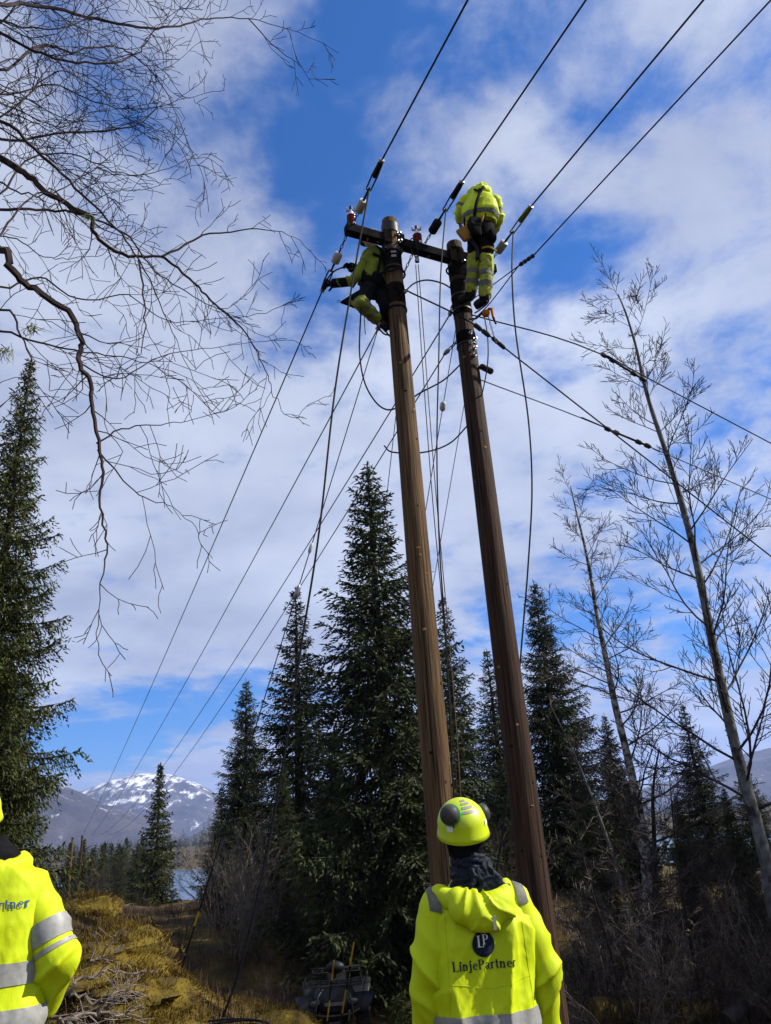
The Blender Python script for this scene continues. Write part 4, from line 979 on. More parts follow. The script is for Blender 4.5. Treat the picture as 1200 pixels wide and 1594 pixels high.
MB().tube([(-.05, 0, .0), (-.13, .05, -.04), (-.22, .08, -.02)], .012, 6).build('hook', 'dark_steel', t)

# ------------------------------------------------------------------ people
def remesh(mb, voxel, it=4, fac=.5):
    me = mb.mesh('tmp'); o = bpy.data.objects.new('tmp', me); COL.objects.link(o)
    m = o.modifiers.new('r', 'REMESH'); m.mode = 'VOXEL'; m.voxel_size = voxel; m.use_smooth_shade = True
    if it: s = o.modifiers.new('s', 'SMOOTH'); s.iterations = it; s.factor = fac
    dg = bpy.context.evaluated_depsgraph_get(); r = bpy.data.meshes.new_from_object(o.evaluated_get(dg))
    bpy.data.objects.remove(o); bpy.data.meshes.remove(me); return r
def folds(me, fn):
    n = len(me.vertices); co = np.empty(n * 3); me.vertices.foreach_get('co', co); co = co.reshape(-1, 3)
    no = np.array([v.normal[:] for v in me.vertices]); d = np.array([fn(Vector(c), Vector(m_)) for c, m_ in zip(co, no)])
    co += no * d[:, None]; me.vertices.foreach_set('co', co.ravel()); me.update()
def ridged(p): c = 1 - min(1, abs(noise.noise(p)) * 1.5); return c ** 3 * 1.6 - .45
def cloth_fold(a, f, seed, along=None):
    """creases: stretched ridged noise; along = axis the creases run along"""
    al = Vector(along or (0, 0, 1)).normalized()
    def fn(c, n):
        s = c.dot(al); q = (c - al * s) * f[0] + al * s * f[1] + V(seed, seed * .7, 0)
        return a * ridged(q) + a * .35 * noise.noise(q * 2.7)
    return fn
def cut_band(src, z_lo, z_hi, axis=(0, 0, 1), org=(0, 0, 0), off=.004, side=None):
    """a strip of the source surface between two planes, lifted off it"""
    bm = bmesh.new(); bm.from_mesh(src); ax = Vector(axis).normalized(); o = Vector(org)
    for z, fl in ((z_lo, False), (z_hi, True)):
        bmesh.ops.bisect_plane(bm, geom=bm.verts[:] + bm.edges[:] + bm.faces[:], plane_co=o + ax * z, plane_no=ax, clear_outer=fl, clear_inner=not fl)
    if side is not None:
        for pco, pno in side: bmesh.ops.bisect_plane(bm, geom=bm.verts[:] + bm.edges[:] + bm.faces[:], plane_co=pco, plane_no=pno, clear_inner=True)
    bm.normal_update()
    for v in bm.verts: v.co += v.normal * off
    me = bpy.data.meshes.new('band'); bm.to_mesh(me); bm.free(); return me

def hand(mb, wr, d, n, right, r=.0095, curl=.5, k=1.0):
    """palm and five fingers; d towards the fingers, n palm normal (curl direction)"""
    d = d.normalized(); n = (n - d * n.dot(d)).normalized(); s = d.cross(n) * (1 if right else -1)   # s: towards the thumb
    for i, (off, ln) in enumerate(((.030, .072), (.010, .080), (-.010, .075), (-.029, .060))):
        base = wr + d * .085 * k + s * off * k
        mb.capsule(wr + s * off * .7 * k, base, .015 * k, .0125 * k, 8)
        p = base; a = curl * .5
        for j, f in enumerate((.45, .32, .23)):
            dd = d * math.cos(a) + n * math.sin(a); q = p + dd * ln * f * k; mb.capsule(p, q, r * (1 - .1 * j), r * (1 - .1 * (j + 1)), 8); p = q; a += curl
    p = wr + d * .025 * k + s * .028 * k; a = .3
    for j, ln in enumerate((.042, .034, .026)):
        dd = (d * .75 + s * (.75 - .3 * j) + n * (.25 + curl * .5 * j)).normalized(); q = p + dd * ln * k; mb.capsule(p, q, r * (1.25 - .12 * j), r * (1.1 - .12 * j), 8); p = q

def spine_sec(J, t):
    """frame on the spine: t 0 pelvis, 1 neck"""
    P_, C_, Nk = J['pelvis'], J['chest'], J['neck']; hl = (J['hipR'] - J['hipL']).normalized(); sl_ = (J['shR'] - J['shL']).normalized()
    if t < .6: c = P_.lerp(C_, t / .6) if t >= 0 else P_ + (P_ - C_) * (-t / .6)
    else: c = C_.lerp(Nk, (t - .6) / .4)
    ax = ((C_ - P_) if t < .4 else (Nk - C_) if t > .8 else (Nk - P_)).normalized()
    X = hl.lerp(sl_, min(1, max(0, t / .8))); X = (X - ax * X.dot(ax)).normalized(); return c, X, ax.cross(X)
def torso(mb, J, prof):
    secs = [(*spine_sec(J, t), rx, ry) for t, rx, ry in prof]; mb.loft(secs, 28, 2.4)

def head_frame(look, up):
    g = look.normalized(); h = (up - g * up.dot(g)).normalized(); return g.cross(h), g, h
def make_person(root, J, look, up, sp):
    k = sp.get('k', 1.0); R_, G, H_ = head_frame(look, up); hc = J['head']
    # body: one continuous surface
    mb = MB(); torso(mb, J, [(-.12, .14, .10), (0, .155, .11), (.35, .145, .10), (.65, .17, .11), (.86, .15, .085), (1.0, .06, .06)])
    mb.capsule(J['neck'] - (J['head'] - J['neck']) * .25, hc, .058, .055)
    mb.ell(hc + H_ * .03, (.076, .096, .105), R_, G, H_); mb.ell(hc - H_ * .045 + G * .028, (.056, .066, .062), R_, G, H_)
    mb.capsule(hc + G * .088 + H_ * .012, hc + G * .112 - H_ * .02, .009, .014, 8)          # nose
    mb.ell(hc + G * .090 - H_ * .055, (.024, .012, .009), R_, G, H_, 10, 6)                  # mouth
    for s in (-1, 1):
        mb.ell(hc + R_ * s * .078, (.012, .020, .032), R_, G, H_, 10, 8)                     # ears
        S = 'R' if s > 0 else 'L'
        mb.capsule(J['sh' + S], J['el' + S], .052, .042); mb.capsule(J['el' + S], J['wr' + S], .042, .029)
        mb.capsule(J['hip' + S], J['kn' + S], .085, .058); mb.capsule(J['kn' + S], J['an' + S], .055, .040)
        mb.capsule(J['an' + S] + V(0, 0, -.03), J['toe' + S], .042, .036)
        hand(mb, J['wr' + S], J['wr' + S] - J['el' + S] + sp.get('hd' + S, V(0, 0, 0)), sp.get('pn' + S, V(-s, .2, 0)), s > 0, .0095, sp.get('curl', .5))
    body = link('body', remesh(mb, .0085, 3), 'skin', root)
    for s in (-1, 1): MB().ell(hc + G * .083 + R_ * s * .032 + H_ * .014, (.012, .010, .009), R_, G, H_, 10, 8).build('eye', 'eye', body)
    MB().ell(hc + H_ * .042 - G * .012, (.084, .098, .102), R_, G, H_).build('hair', sp.get('hair', 'hair'), root)
    # jacket
    mb = MB(); torso(mb, J, sp['jacket']); jm = remesh(mb, .009, 3); folds(jm, cloth_fold(sp.get('fold', .011), (5.0, 1.3), sp.get('seed', 1), (.22, 0, 1))); folds(jm, cloth_fold(.005, (9, 3.2), sp.get('seed', 1) + 5, (.55, .1, 1))); folds(jm, cloth_fold(.0012, (26, 11), sp.get('seed', 1) + 8, (-.5, .1, 1)))
    jk = link('jacket', jm, sp.get('jmat', 'hi_vis'), root)
    for a, b in sp.get('bands', ()):
        link('reflective_band', cut_band(jm, a, b, sp.get('bax', (0, 0, 1)), sp.get('borg', (0, 0, 0)), .004), sp.get('refl', 'reflective'), jk)
    mb = MB(); nk = J['neck']; cdir = (hc - nk).normalized()
    mb.lathe(nk - cdir * .07, cdir, [(0, .105), (.06, .092), (.115, .086), (.115, .070), (.05, .070)], 24)
    cm = mb.mesh('collar'); folds(cm, cloth_fold(.006, (14, 8), 3)); link('collar', cm, sp.get('collar', 'hi_vis'), jk)
    for S in 'LR':
        a, b, c = J['sh' + S], J['el' + S], J['wr' + S]; r0, r1, r2 = sp.get('slv', (.088, .074, .060)); mb = MB()
        mb.capsule(a, b, r0, r1, 16); mb.capsule(b, c - (c - b) * .05, r1, r2, 16)
        sm_ = remesh(mb, .011, 4); ax = (b - a).normalized()
        def arm_fold(p, n_, a=a, b=b, c=c, S=S):
            d1 = (b - a).normalized(); s_ = (p - a).dot(d1); q = V(s_ * 7 + p.x * 5 * (1 if S == 'R' else -1) + p.y * 4, p.x * 2.5 + p.y * 2, p.z * 2 + ord(S)); near = math.exp(-((p - b).length / .15) ** 2)
            return (.006 + .017 * near) * ridged(q) + .002 * noise.noise(p * 11)
        folds(sm_, arm_fold); sv = link('sleeve', sm_, sp.get('jmat', 'hi_vis'), jk)
        for s0, s1 in sp.get('sbands', ()):
            ln = (b - a).length; link('reflective_band', cut_band(sm_, s0 * ln, s1 * ln, ax, a, .004), sp.get('refl', 'reflective'), sv)
        d2 = (c - b).normalized(); MB().lathe(c - d2 * .035, d2, [(0, r2 * .98), (.03, r2 * 1.0), (.06, r2 * .86), (.06, r2 * .7), (.02, r2 * .7)], 18).build('cuff', sp.get('cuff', 'black_cloth'), sv)
        if sp.get('gloves'):
            mb = MB(); hand(mb, c, c - b + sp.get('hd' + S, V(0, 0, 0)), sp.get('pn' + S, V(-1 if S == 'R' else 1, .2, 0)), S == 'R', .0150, sp.get('curl', .5), 1.0)
            mb.capsule(c - (c - b).normalized() * .10, c + (c - b).normalized() * .02, .046, .038, 10)
            link('glove', remesh(mb, .0075, 2), 'black_cloth', root)
    # trousers
    mb = MB(); torso(mb, J, [(-.16, .15, .12), (-.02, .175, .13), (.12, .17, .125)])
    for S in 'LR': mb.capsule(J['hip' + S], J['kn' + S], .100, .080, 16); mb.capsule(J['kn' + S], J['an' + S], .078, .072, 16)
    tm = remesh(mb, .013, 4); folds(tm, cloth_fold(.010, (9, 5), 11)); tr = link('trousers', tm, sp.get('tmat', 'black_cloth'), root)
    for S in 'LR':
        d = (J['an' + S] - J['kn' + S]); ln = d.length; d.normalize()
        if S in sp.get('hv_legs', ''):
            mb = MB(); mb.capsule(J['kn' + S].lerp(J['hip' + S], sp.get('hv_top', .12)), J['kn' + S], .100, .092, 16); mb.capsule(J['kn' + S], J['an' + S] - d * .03, .090, .082, 16)
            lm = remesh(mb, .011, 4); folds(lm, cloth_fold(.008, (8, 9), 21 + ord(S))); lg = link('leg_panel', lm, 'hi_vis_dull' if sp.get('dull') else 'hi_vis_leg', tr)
            for a_, b_ in ((.12, .30), (.52, .70)): link('reflective_band', cut_band(lm, a_ * ln, b_ * ln, d, J['kn' + S], .004), 'reflective_dull', lg)
        f = (J['toe' + S] - J['an' + S]); f.normalize(); mb = MB()
        mb.capsule(J['an' + S] - d * .12, J['an' + S] + d * .02, .060, .058, 12); mb.capsule(J['an' + S] + d * .03 - f * .03, J['toe' + S], .052, .046, 12)
        bo = link('boot', remesh(mb, .010, 3), 'boot', root)
        MB().tube([J['an' + S] + d * .075 - f * .05, J['toe' + S] + d * .045], [.035, .04], 8).build('sole', 'cable', bo)
    return dict(root=root, jacket=jk, jmesh=jm, frame=(R_, G, H_), hc=hc, body=body)
mat('hi_vis_shade', (0.20, 0.24, 0.006), (0.10, 0.12, 0.008), 6, .7, bump=.2, bscale=30, spec=.2)  # darkened hi_vis: shade on the hanging climber's jacket put into the colour
mat('hi_vis_seam', (0.36, 0.43, 0.006), rough=.8)
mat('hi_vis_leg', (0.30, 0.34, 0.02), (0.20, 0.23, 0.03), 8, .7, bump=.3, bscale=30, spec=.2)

def helmet(F_, parent, c=None, m='helmet_yellow', strips=True):
    R_, G, H_ = F_['frame']; c = F_['hc'] + H_ * .045 if c is None else c
    hv = empty('tmp'); bpy.data.objects.remove(hv)
    def P_(th, ph, off=0):
        rx, ry, rz = .117 + off, .138 + off, .118 + off
        if th > 1.62: e_ = (th - 1.62) * .035; rx += e_; ry += e_ * (1 + 1.6 * max(0, math.sin(ph)))
        w_ = 1 + .05 * max(0, math.cos(ph * 1 + math.pi / 2)) * math.sin(th)
        st, ct = (math.sin(min(th, 1.62)), math.cos(min(th, 1.62)))
        z = ct * rz - max(0, th - 1.62) * .16 * (1 - .25 * math.sin(ph))
        return c + R_ * (st * math.cos(ph) * rx * w_) + G * (st * math.sin(ph) * ry) + H_ * z
    n, k = 40, 18; mb = MB()
    for i in range(k + 1):
        th = .02 + (1.90 - .02) * i / k
        for j in range(n): mb.v.append(P_(th, 2 * math.pi * j / n))
    for i in range(k):
        for j in range(n): mb.f.append((i * n + j, (i + 1) * n + j, (i + 1) * n + (j + 1) % n, i * n + (j + 1) % n))
    mb.f.append(tuple(range(n)))
    o = mb.build('helmet', m, parent); so_ = o.modifiers.new('s', 'SOLIDIFY'); so_.thickness = .004; so_.offset = -1
    def patch(name, th0, th1, ph0, ph1, mm, off=.0016):
        q = MB(); a_ = 6
        for i in range(a_ + 1):
            for j in range(a_ + 1): q.v.append(P_(th0 + (th1 - th0) * i / a_, ph0 + (ph1 - ph0) * j / a_, off))
        for i in range(a_):
            for j in range(a_): b = i * (a_ + 1) + j; q.f.append((b, b + a_ + 1, b + a_ + 2, b + 1))
        return q.build(name, mm, o)
    if strips:
        for i in range(4): patch('reflective_strip', .22 + .20 * i, .34 + .20 * i, -1.75, -1.0, 'reflective')
        for ph in (-2.35, -.62): patch('clip', 1.38, 1.58, ph - .13, ph + .13, 'white_paint', .003)
        q = MB()                                             # centre ridge
        for i in range(13): q.v.append(P_(.1 + i * .12, -math.pi / 2, .0)); q.v.append(P_(.1 + i * .12, -math.pi / 2 - .03, .006)); q.v.append(P_(.1 + i * .12, -math.pi / 2 + .03, .006))
    return o, P_
def ear_muff(F_, parent, pos, nrm):
    n_ = nrm.normalized(); u, v = frame(n_)
    o = MB().lathe(pos, n_, [(0, .040), (.012, .047), (.03, .046), (.048, .034), (.056, .015), (.057, .004)], 20).build('ear_muff', 'muff_grey', parent)
    MB().lathe(pos - n_ * .012, n_, [(0, .046), (.004, .051), (.018, .051), (.022, .046)], 20).build('ring', 'green_plastic', o)
    MB().lathe(pos - n_ * .030, n_, [(0, .038), (.004, .046), (.018, .046)], 20).build('cushion', 'cable', o)
    R_, G, H_ = F_['frame']; hc = F_['hc']
    MB().tube(spline([pos + n_ * .01, pos + n_ * .02 - G * .035 - H_ * .03, hc + (pos - hc) * .8 - H_ * .06], 5), .003, 5).build('arm', 'dark_steel', o)

# flat print: serif lettering drawn as strokes, laid on the cloth
def arc(cx_, cy_, rx, ry, a0, a1, w0, w1, n=9):
    o = []
    for i in range(n):
        q = []
        for t_ in (i / n, (i + 1) / n):
            a = rad(a0 + (a1 - a0) * t_); w_ = w0 + (w1 - w0) * abs(math.cos(a)); q.append(((cx_ + (rx - w_ / 2) * math.cos(a), cy_ + (ry - w0 / 2) * math.sin(a)), (cx_ + (rx + w_ / 2) * math.cos(a), cy_ + (ry + w0 / 2) * math.sin(a))))
        o.append([q[0][0], q[0][1], q[1][1], q[1][0]])
    return o
def rc(x0, y0, x1, y1): return [[(x0, y0), (x1, y0), (x1, y1), (x0, y1)]]
TS, HS = .17, .06
def stem(x, y0, y1, lo=True, hi=True, half=False):
    o = rc(x, y0, x + TS, y1)
    if lo: o += rc(x - .07, y0, x + TS + .07, y0 + HS)
    if hi: o += rc(x - .09, y1 - HS, x + (0.02 if half else TS + .07), y1)
    return o
GL = {
 'L': (stem(.10, 0, 1) + rc(.1, 0, .62, HS) + [[(.56, 0), (.64, 0), (.66, .26), (.61, .26)]], .74),
 'i': (stem(.10, 0, .66, True, True, True) + arc(.19, .86, .06, .06, 0, 360, .12, .12, 10), .40),
 'n': (stem(.10, 0, .66, True, True, True) + stem(.46, 0, .44, True, False) + arc(.40, .44, .145, .17, 0, 165, .09, .17), .80),
 'j': (rc(.12, -.1, .12 + TS, .66) + rc(.03, .60, .14, .66) + arc(.08, -.10, .125, .13, -150, 0, .09, .17) + arc(.20, .86, .06, .06, 0, 360, .12, .12, 10), .42),
 'e': (arc(.31, .33, .20, .29, 12, 318, .08, .16, 16) + rc(.16, .34, .50, .40), .62),
 'P': (stem(.10, 0, 1, True, False) + rc(.02, 1 - HS, .4, 1) + rc(.2, .46, .4, .52) + arc(.40, .73, .21, .24, -92, 92, .07, .18, 12), .76),
 'a': (rc(.36, .05, .36 + TS, .46) + arc(.30, .46, .145, .17, 0, 165, .08, .16) + arc(.26, .19, .16, .155, 60, 330, .08, .15, 12) + rc(.5, 0, .62, HS) + rc(.2, .33, .4, .39), .66),
 'r': (stem(.10, 0, .66, True, True, True) + arc(.36, .44, .14, .18, 40, 165, .11, .14) , .56),
 't': (rc(.13, .1, .13 + TS, .88) + rc(.02, .60, .42, .66) + arc(.29, .12, .09, .10, 180, 330, .08, .16), .46),
}
def print_polys(polys, torg, s, bvh, name, m, parent, lift=.0045, slant=0):
    mb = MB(); k = 0
    for poly in polys:
        vs_ = []
        for (u_, v_) in poly:
            x, z = torg[0] + u_ * s, torg[1] + v_ * s; hit = bvh.ray_cast(V(x, -.8, z), V(0, 1, 0))
            y = hit[0].y if hit[0] is not None else -.15; vs_.append(V(x, y - lift - .00006 * (k % 20), z))
        b = len(mb.v); mb.v += vs_; mb.f.append(tuple(range(b, b + len(vs_)))); k += 1
    return mb.build(name, m, parent, smooth=False)
def word(txt, cx_, z0, cap, bvh, m, parent, squeeze=1.0):
    tot = sum(GL[c][1] for c in txt); u_ = -tot / 2
    for c in txt:
        polys = [[((x + u_) * squeeze, y) for x, y in p] for p in GL[c][0]]
        print_polys(polys, (cx_, z0), cap, bvh, 'letter', m, parent); u_ += GL[c][1]

JACK = [(-.28, .245, .165), (-.20, .25, .17), (0, .243, .163), (.25, .245, .16), (.50, .252, .160), (.72, .235, .142), (.86, .19, .115), (.97, .10, .092), (1.02, .075, .08)]
def stand(arms, head=V(0, .015, 1.615), sway=0.0):
    J = dict(pelvis=V(0, 0, .95), chest=V(0, .0, 1.24), neck=V(0, .01, 1.445), head=head, shL=V(-.185, 0, 1.335), shR=V(.185, 0, 1.335),
             hipL=V(-.095, 0, .90), hipR=V(.095, 0, .90), knL=V(-.11, .03, .49), knR=V(.11, .03, .49), anL=V(-.12, 0, .10), anR=V(.12, 0, .10), toeL=V(-.14, .17, .05), toeR=V(.14, .17, .05))
    J.update(arms); return J
def place(x, y, rz): return empty('person', (x, y, hgt(x, y)), rz)

# middle worker, seen from behind, looking up at the pole
p0 = at(733, 1345, 4.1); rt = place(p0.x, p0.y, .20); rt.location.z += .012
tag(rt, 'worker in bright yellow jacket and helmet seen from behind, looking up at the poles', 'person', 'line workers')
J = stand(dict(elL=V(-.265, -.03, 1.07), elR=V(.285, -.02, 1.07), wrL=V(-.255, .06, .81), wrR=V(.30, .07, .79)), head=V(-.025, .0, 1.652))
cw = make_person(rt, J, V(.0, .93, .26), V(-.10, 0, 1), dict(jacket=JACK, bands=((.845, .920),), seed=3, fold=.022, slv=(.090, .078, .066), pnL=V(1, .3, 0), pnR=V(-1, .3, 0), hair='black_cloth', gloves=True))
_, HP = helmet(cw, rt)
R_, G, H_ = cw['frame']; hc = cw['hc'] + H_ * .045
ear_muff(cw, rt, hc - R_ * .072 - G * .088 + H_ * .072, -R_ * .40 - G * .85 + H_ * .35)
ear_muff(cw, rt, hc + R_ * .100 + G * .035 + H_ * .015, R_ * .95 + G * .10 + H_ * .1)
mb = MB().ell(J['head'] - V(0, .015, .035), (.093, .100, .11)); mb.capsule(J['neck'] + V(0, 0, .02), J['head'] - V(0, 0, .03), .080, .084); nm = remesh(mb, .009, 3); folds(nm, cloth_fold(.006, (14, 16), 2, (1, .2, .2))); link('balaclava', nm, 'black_cloth', rt)
mb = MB(); rg = random.Random(3)                             # navy scarf wound and knotted behind the neck
for i in range(9):
    ph = rg.uniform(0, 6.28); z0 = 1.435 + .012 * i; tl_ = rg.uniform(.01, .03); R0 = .098 - .002 * i
    mb.tube([V(math.cos(a_) * R0, math.sin(a_) * R0 - .005, z0 + tl_ * math.sin(a_ + ph)) for a_ in [j * math.pi / 10 for j in range(20)]], .015, 7)
for i in range(16):
    a0 = V(.02 + rg.gauss(0, .02), -.115, 1.50 + rg.gauss(0, .018)); mb.tube(spline([a0, a0 + V(rg.gauss(.01, .02), -.018, -.03), a0 + V(rg.gauss(.035, .03), -.02, -.075), a0 + V(rg.gauss(.05, .035), -.01, -.11)], 4), [.014] * 9 + [.011] * 4, 6)
nm = remesh(mb, .005, 1); folds(nm, cloth_fold(.003, (40, 25), 6, (.4, .1, 1))); link('scarf', nm, 'navy_cloth', rt)
mb = MB()                                                    # hood lying on the back
for i in range(15):
    a = rad(-15 - 150 * i / 14); mb.ell((math.cos(a) * .160 - .012, .0 + math.sin(a) * .135 + .0, 1.405 - .045 * math.sin(-a)), (.046, .046, .040), n=12, m=8)
for x, y, z, rx, ry, rz_ in ((0, -.165, 1.315, .115, .048, .075), (-.07, -.158, 1.340, .085, .050, .07), (.07, -.158, 1.340, .085, .05, .07), (0, -.172, 1.275, .075, .040, .045), (-.105, -.13, 1.375, .06, .05, .05), (.105, -.13, 1.375, .06, .05, .05)): mb.ell((x, y, z), (rx, ry, rz_))
def hood_fold(c, n_):
    a_ = math.atan2(c.x + .01, 1.50 - c.z); r_ = math.hypot(c.x, 1.5 - c.z); q = V(a_ * 2.6 + .3 * math.sin(r_ * 18), r_ * 4, 2.2)
    return .012 * ridged(q) + .003 * ridged(V(c.x * 9, c.z * 8, 5.5))
hm = remesh(mb, .0065, 9); folds(hm, hood_fold); hd = link('hood', hm, 'hi_vis', cw['jacket'])
MB().box((.022, -.218, 1.275), (.016, .004, .055)).build('loop', 'reflective', hd)
jb = BVHTree.FromPolygons([v.co.copy() for v in cw['jmesh'].vertices], [tuple(p.vertices) for p in cw['jmesh'].polygons])
word('LinjePartner', -.028, 1.092, .039, jb, 'navy_print', cw['jacket'])
def emblem(cx_, cz, r_, bvh, par):
    disc = []
    for i in range(6):
        for j in range(28):
            a0, a1 = 2 * math.pi * j / 28, 2 * math.pi * (j + 1) / 28; r0, r1 = r_ * i / 6, r_ * (i + 1) / 6
            disc.append([(r0 * math.cos(a0), r0 * math.sin(a0)), (r1 * math.cos(a0), r1 * math.sin(a0)), (r1 * math.cos(a1), r1 * math.sin(a1)), (r0 * math.cos(a1), r0 * math.sin(a1))])
    e_ = print_polys(disc, (cx_, cz), 1, bvh, 'emblem', 'navy_print', par, .0045)
    print_polys(GL['L'][0], (cx_ - .030, cz - .012), .046, bvh, 'letter', 'cream_print', e_, .0075)
    print_polys(GL['P'][0], (cx_ - .006, cz - .002), .040, bvh, 'letter', 'cream_print', e_, .0085)
emblem(-.022, 1.190, .052, jb, cw['jacket'])
def seam(pts, bvh, par, r_=.0016):
    o_ = []
    for x, z in pts:
        h_ = bvh.ray_cast(V(x, -.8, z), V(0, 1, 0))
        if h_[0] is not None: o_.append(h_[0] + V(0, -.0008, 0))
    if len(o_) > 2: MB().tube(o_, r_, 4).build('seam', 'hi_vis_seam', par)
for x0, x1 in ((-.175, -.20), (.17, .205), (.0, .004)): seam([(x0 + (x1 - x0) * i / 50, 1.335 - (1.335 - .80) * i / 50) for i in range(51) if x0 != 0], jb, cw['jacket'], .0009)
seam([(-.2 + .4 * i / 50, 1.03 + .012 * math.cos(i / 8)) for i in range(51)], jb, cw['jacket'], .0007)
for s in (-1, 1):                                            # shoulder patches
    sm_ = [o for o in cw['jacket'].children if o.name.startswith('sleeve')][0 if s < 0 else 1].data
    a = V(s * .185, 0, 1.335)
    link('shoulder_patch', cut_band(sm_, -.085, .015, V(s * .25, 0, -1), a, .004, side=[(a + V(s * .0, 0, 0), V(s, 0, 0)), (a + V(s * .05, 0, 0), V(-s, 0, 0)), ]), 'reflective_dull', cw['jacket'])

# left worker, cut by the left edge of the picture
p0 = at(-20, 1400, 4.0); rt = place(p0.x, p0.y, .26); rt.location.z = 1.665 - 1.44
tag(rt, 'worker in yellow jacket with two grey bands, cut off by the left edge', 'person', 'line workers')
J = stand(dict(elL=V(-.29, -.06, 1.05), elR=V(.305, -.05, 1.045), wrL=V(-.21, .12, .87), wrR=V(.235, .10, .86), shR=V(.170, 0, 1.325)), head=V(-.115, .05, 1.60))
lw = make_person(rt, J, V(.1, 1, .25), V(0, 0, 1), dict(jacket=[(-.29, .245, .17), (-.2, .262, .175)] + JACK[2:], bands=((.975, 1.055), (.815, .895)), sbands=((.52, .78), (.84, .90)), seed=8, fold=.018, slv=(.078, .086, .070), collar='black_cloth', pnL=V(1, .3, 0), pnR=V(-1, .3, 0), gloves=True))
helmet(lw, rt, strips=False)
mb = MB()
for i in range(22):
    a = 2 * math.pi * i / 22; mb.ell((math.cos(a) * .125, math.sin(a) * .105 + .01, 1.415 - .015 * math.sin(a) * -1), (.035, .035, .042), n=10, m=8)
hm = remesh(mb, .009, 3); folds(hm, cloth_fold(.008, (14, 8), 4)); link('rolled_hood', hm, 'hi_vis', lw['jacket'])
jb = BVHTree.FromPolygons([v.co.copy() for v in lw['jmesh'].vertices], [tuple(p.vertices) for p in lw['jmesh'].polygons])
word('LinjePartner', 0.045, 1.25, .039, jb, 'blue_print', lw['jacket'])
emblem(.004, 1.335, .050, jb, lw['jacket'])
link('hem_band', cut_band(lw['jmesh'], .78, .808, off=.003), 'grey_cloth', lw['jacket'])
mb = MB().capsule((-.02, .0, 1.43), (-.09, .03, 1.56), .075, .075); nm = remesh(mb, .009, 2); folds(nm, cloth_fold(.010, (16, 6), 2, (.5, 0, 1))); link('neck_gaiter', nm, 'navy_cloth', rt)

# climber standing on the right pole
def pj(root, **kw): return {k_: at(*v_) - root.location for k_, v_ in kw.items()}
def climber(loc, label): o = empty('person', loc); tag(o, label, 'person', 'line workers'); return o
rt = climber(at(740, 478, 8.3), 'climber in yellow jacket standing on the right pole, bent over the crossarm')
J = pj(rt, pelvis=(747, 372, 8.16), chest=(748, 330, 8.08), neck=(748, 304, 8.12), head=(741, 303, 8.34), shL=(726, 313, 8.16), shR=(770, 314, 8.12), elL=(717, 330, 8.20), elR=(775, 342, 8.22), wrL=(716, 343, 8.36), wrR=(768, 360, 8.38),
       hipL=(739, 378, 8.18), hipR=(757, 378, 8.14), knL=(738, 416, 8.20), knR=(757, 418, 8.16), anL=(733, 456, 8.28), anR=(755, 462, 8.20), toeL=(719, 464, 8.36), toeR=(742, 473, 8.30))
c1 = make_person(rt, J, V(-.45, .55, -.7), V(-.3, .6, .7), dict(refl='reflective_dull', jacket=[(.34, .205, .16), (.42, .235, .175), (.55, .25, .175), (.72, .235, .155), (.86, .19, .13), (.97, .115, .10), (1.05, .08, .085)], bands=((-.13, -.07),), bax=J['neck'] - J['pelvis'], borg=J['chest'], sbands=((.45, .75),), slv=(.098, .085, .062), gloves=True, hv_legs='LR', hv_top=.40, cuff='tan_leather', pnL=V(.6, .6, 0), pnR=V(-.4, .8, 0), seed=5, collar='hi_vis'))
mb = MB().ell(J['neck'] + V(.03, .05, .07), (.130, .14, .145)); mb.ell(J['neck'] + V(.02, -.03, -.0), (.12, .11, .09)); mb.ell(J['head'], (.12, .12, .13)); hm = remesh(mb, .010, 3); folds(hm, cloth_fold(.012, (11, 7), 3)); link('hood', hm, 'hi_vis', c1['jacket'])
def strap(pts, w_, m, par, name='harness_strap', n=6): return MB().tube(spline([Vector(p) for p in pts], 5), w_, n).build(name, m, par)
bx_ = lambda t, sx_, back: (lambda s: s[0] + s[1] * sx_ + s[2] * back)(spine_sec(J, t))
sgn = -1 if spine_sec(J, .5)[2].dot(V(0, -1, 0)) < 0 else 1
def onback(t, x, d): c, X, Y = spine_sec(J, t); return c + X * x + Y * sgn * d
strap([onback(.97, .06, .14), onback(.85, .03, .165), onback(.6, .0, .20), onback(.35, -.01, .20), onback(.15, -.01, .18)], .020, 'black_cloth', rt)
strap([onback(.97, -.06, .13), onback(.86, .0, .165), onback(.82, .03, .17)], .016, 'black_cloth', rt)
MB().lathe(onback(.84, .02, .175), V(0, -1, -.2), [(-.01, .035), (.015, .03)], 10).build('harness_plate', 'cable', rt)
cc, X, Y = spine_sec(J, .12)
mb = MB().loft([(cc + V(0, 0, -.10), X, Y, .190, .150), (cc + V(0, 0, .02), X, Y, .205, .165), (cc + V(0, 0, .12), X, Y, .20, .16)], 24); mb.build('work_belt', 'black_cloth', rt)
for x, t in ((-.12, .2), (.10, .22)): strap([onback(t + .12, x * 1.1, .17), onback(t, x, .19), onback(t - .1, x * .9, .18)], .014, 'guy_yellow', rt, 'belt_strap')
def pouch(c, X, Y, Z, s, m, par, name='tool_pouch', flap=None):
    o = MB().loft([(Vector(c) - Z * s[2], X, Y, s[0] * .8, s[1] * .7), (Vector(c) - Z * s[2] * .8, X, Y, s[0] * .95, s[1]), (Vector(c) + Z * s[2] * .8, X, Y, s[0], s[1]), (Vector(c) + Z * s[2], X, Y, s[0] * .95, s[1] * .8)], 20, 4).build(name, m, par)
    if flap: MB().box(Vector(c) + Y * s[1] * 1.03 * (-1) + Z * s[2] * .45, (s[0] * 1.9, .012, s[2] * .9), X, Y, Z).build('flap', flap, o)
    return o
pouch(onback(.06, .03, .235), V(.95, .3, 0), V(-.3, .95, 0), V(0, 0, 1), (.075, .05, .14), 'black_cloth', rt, flap='black_cloth')
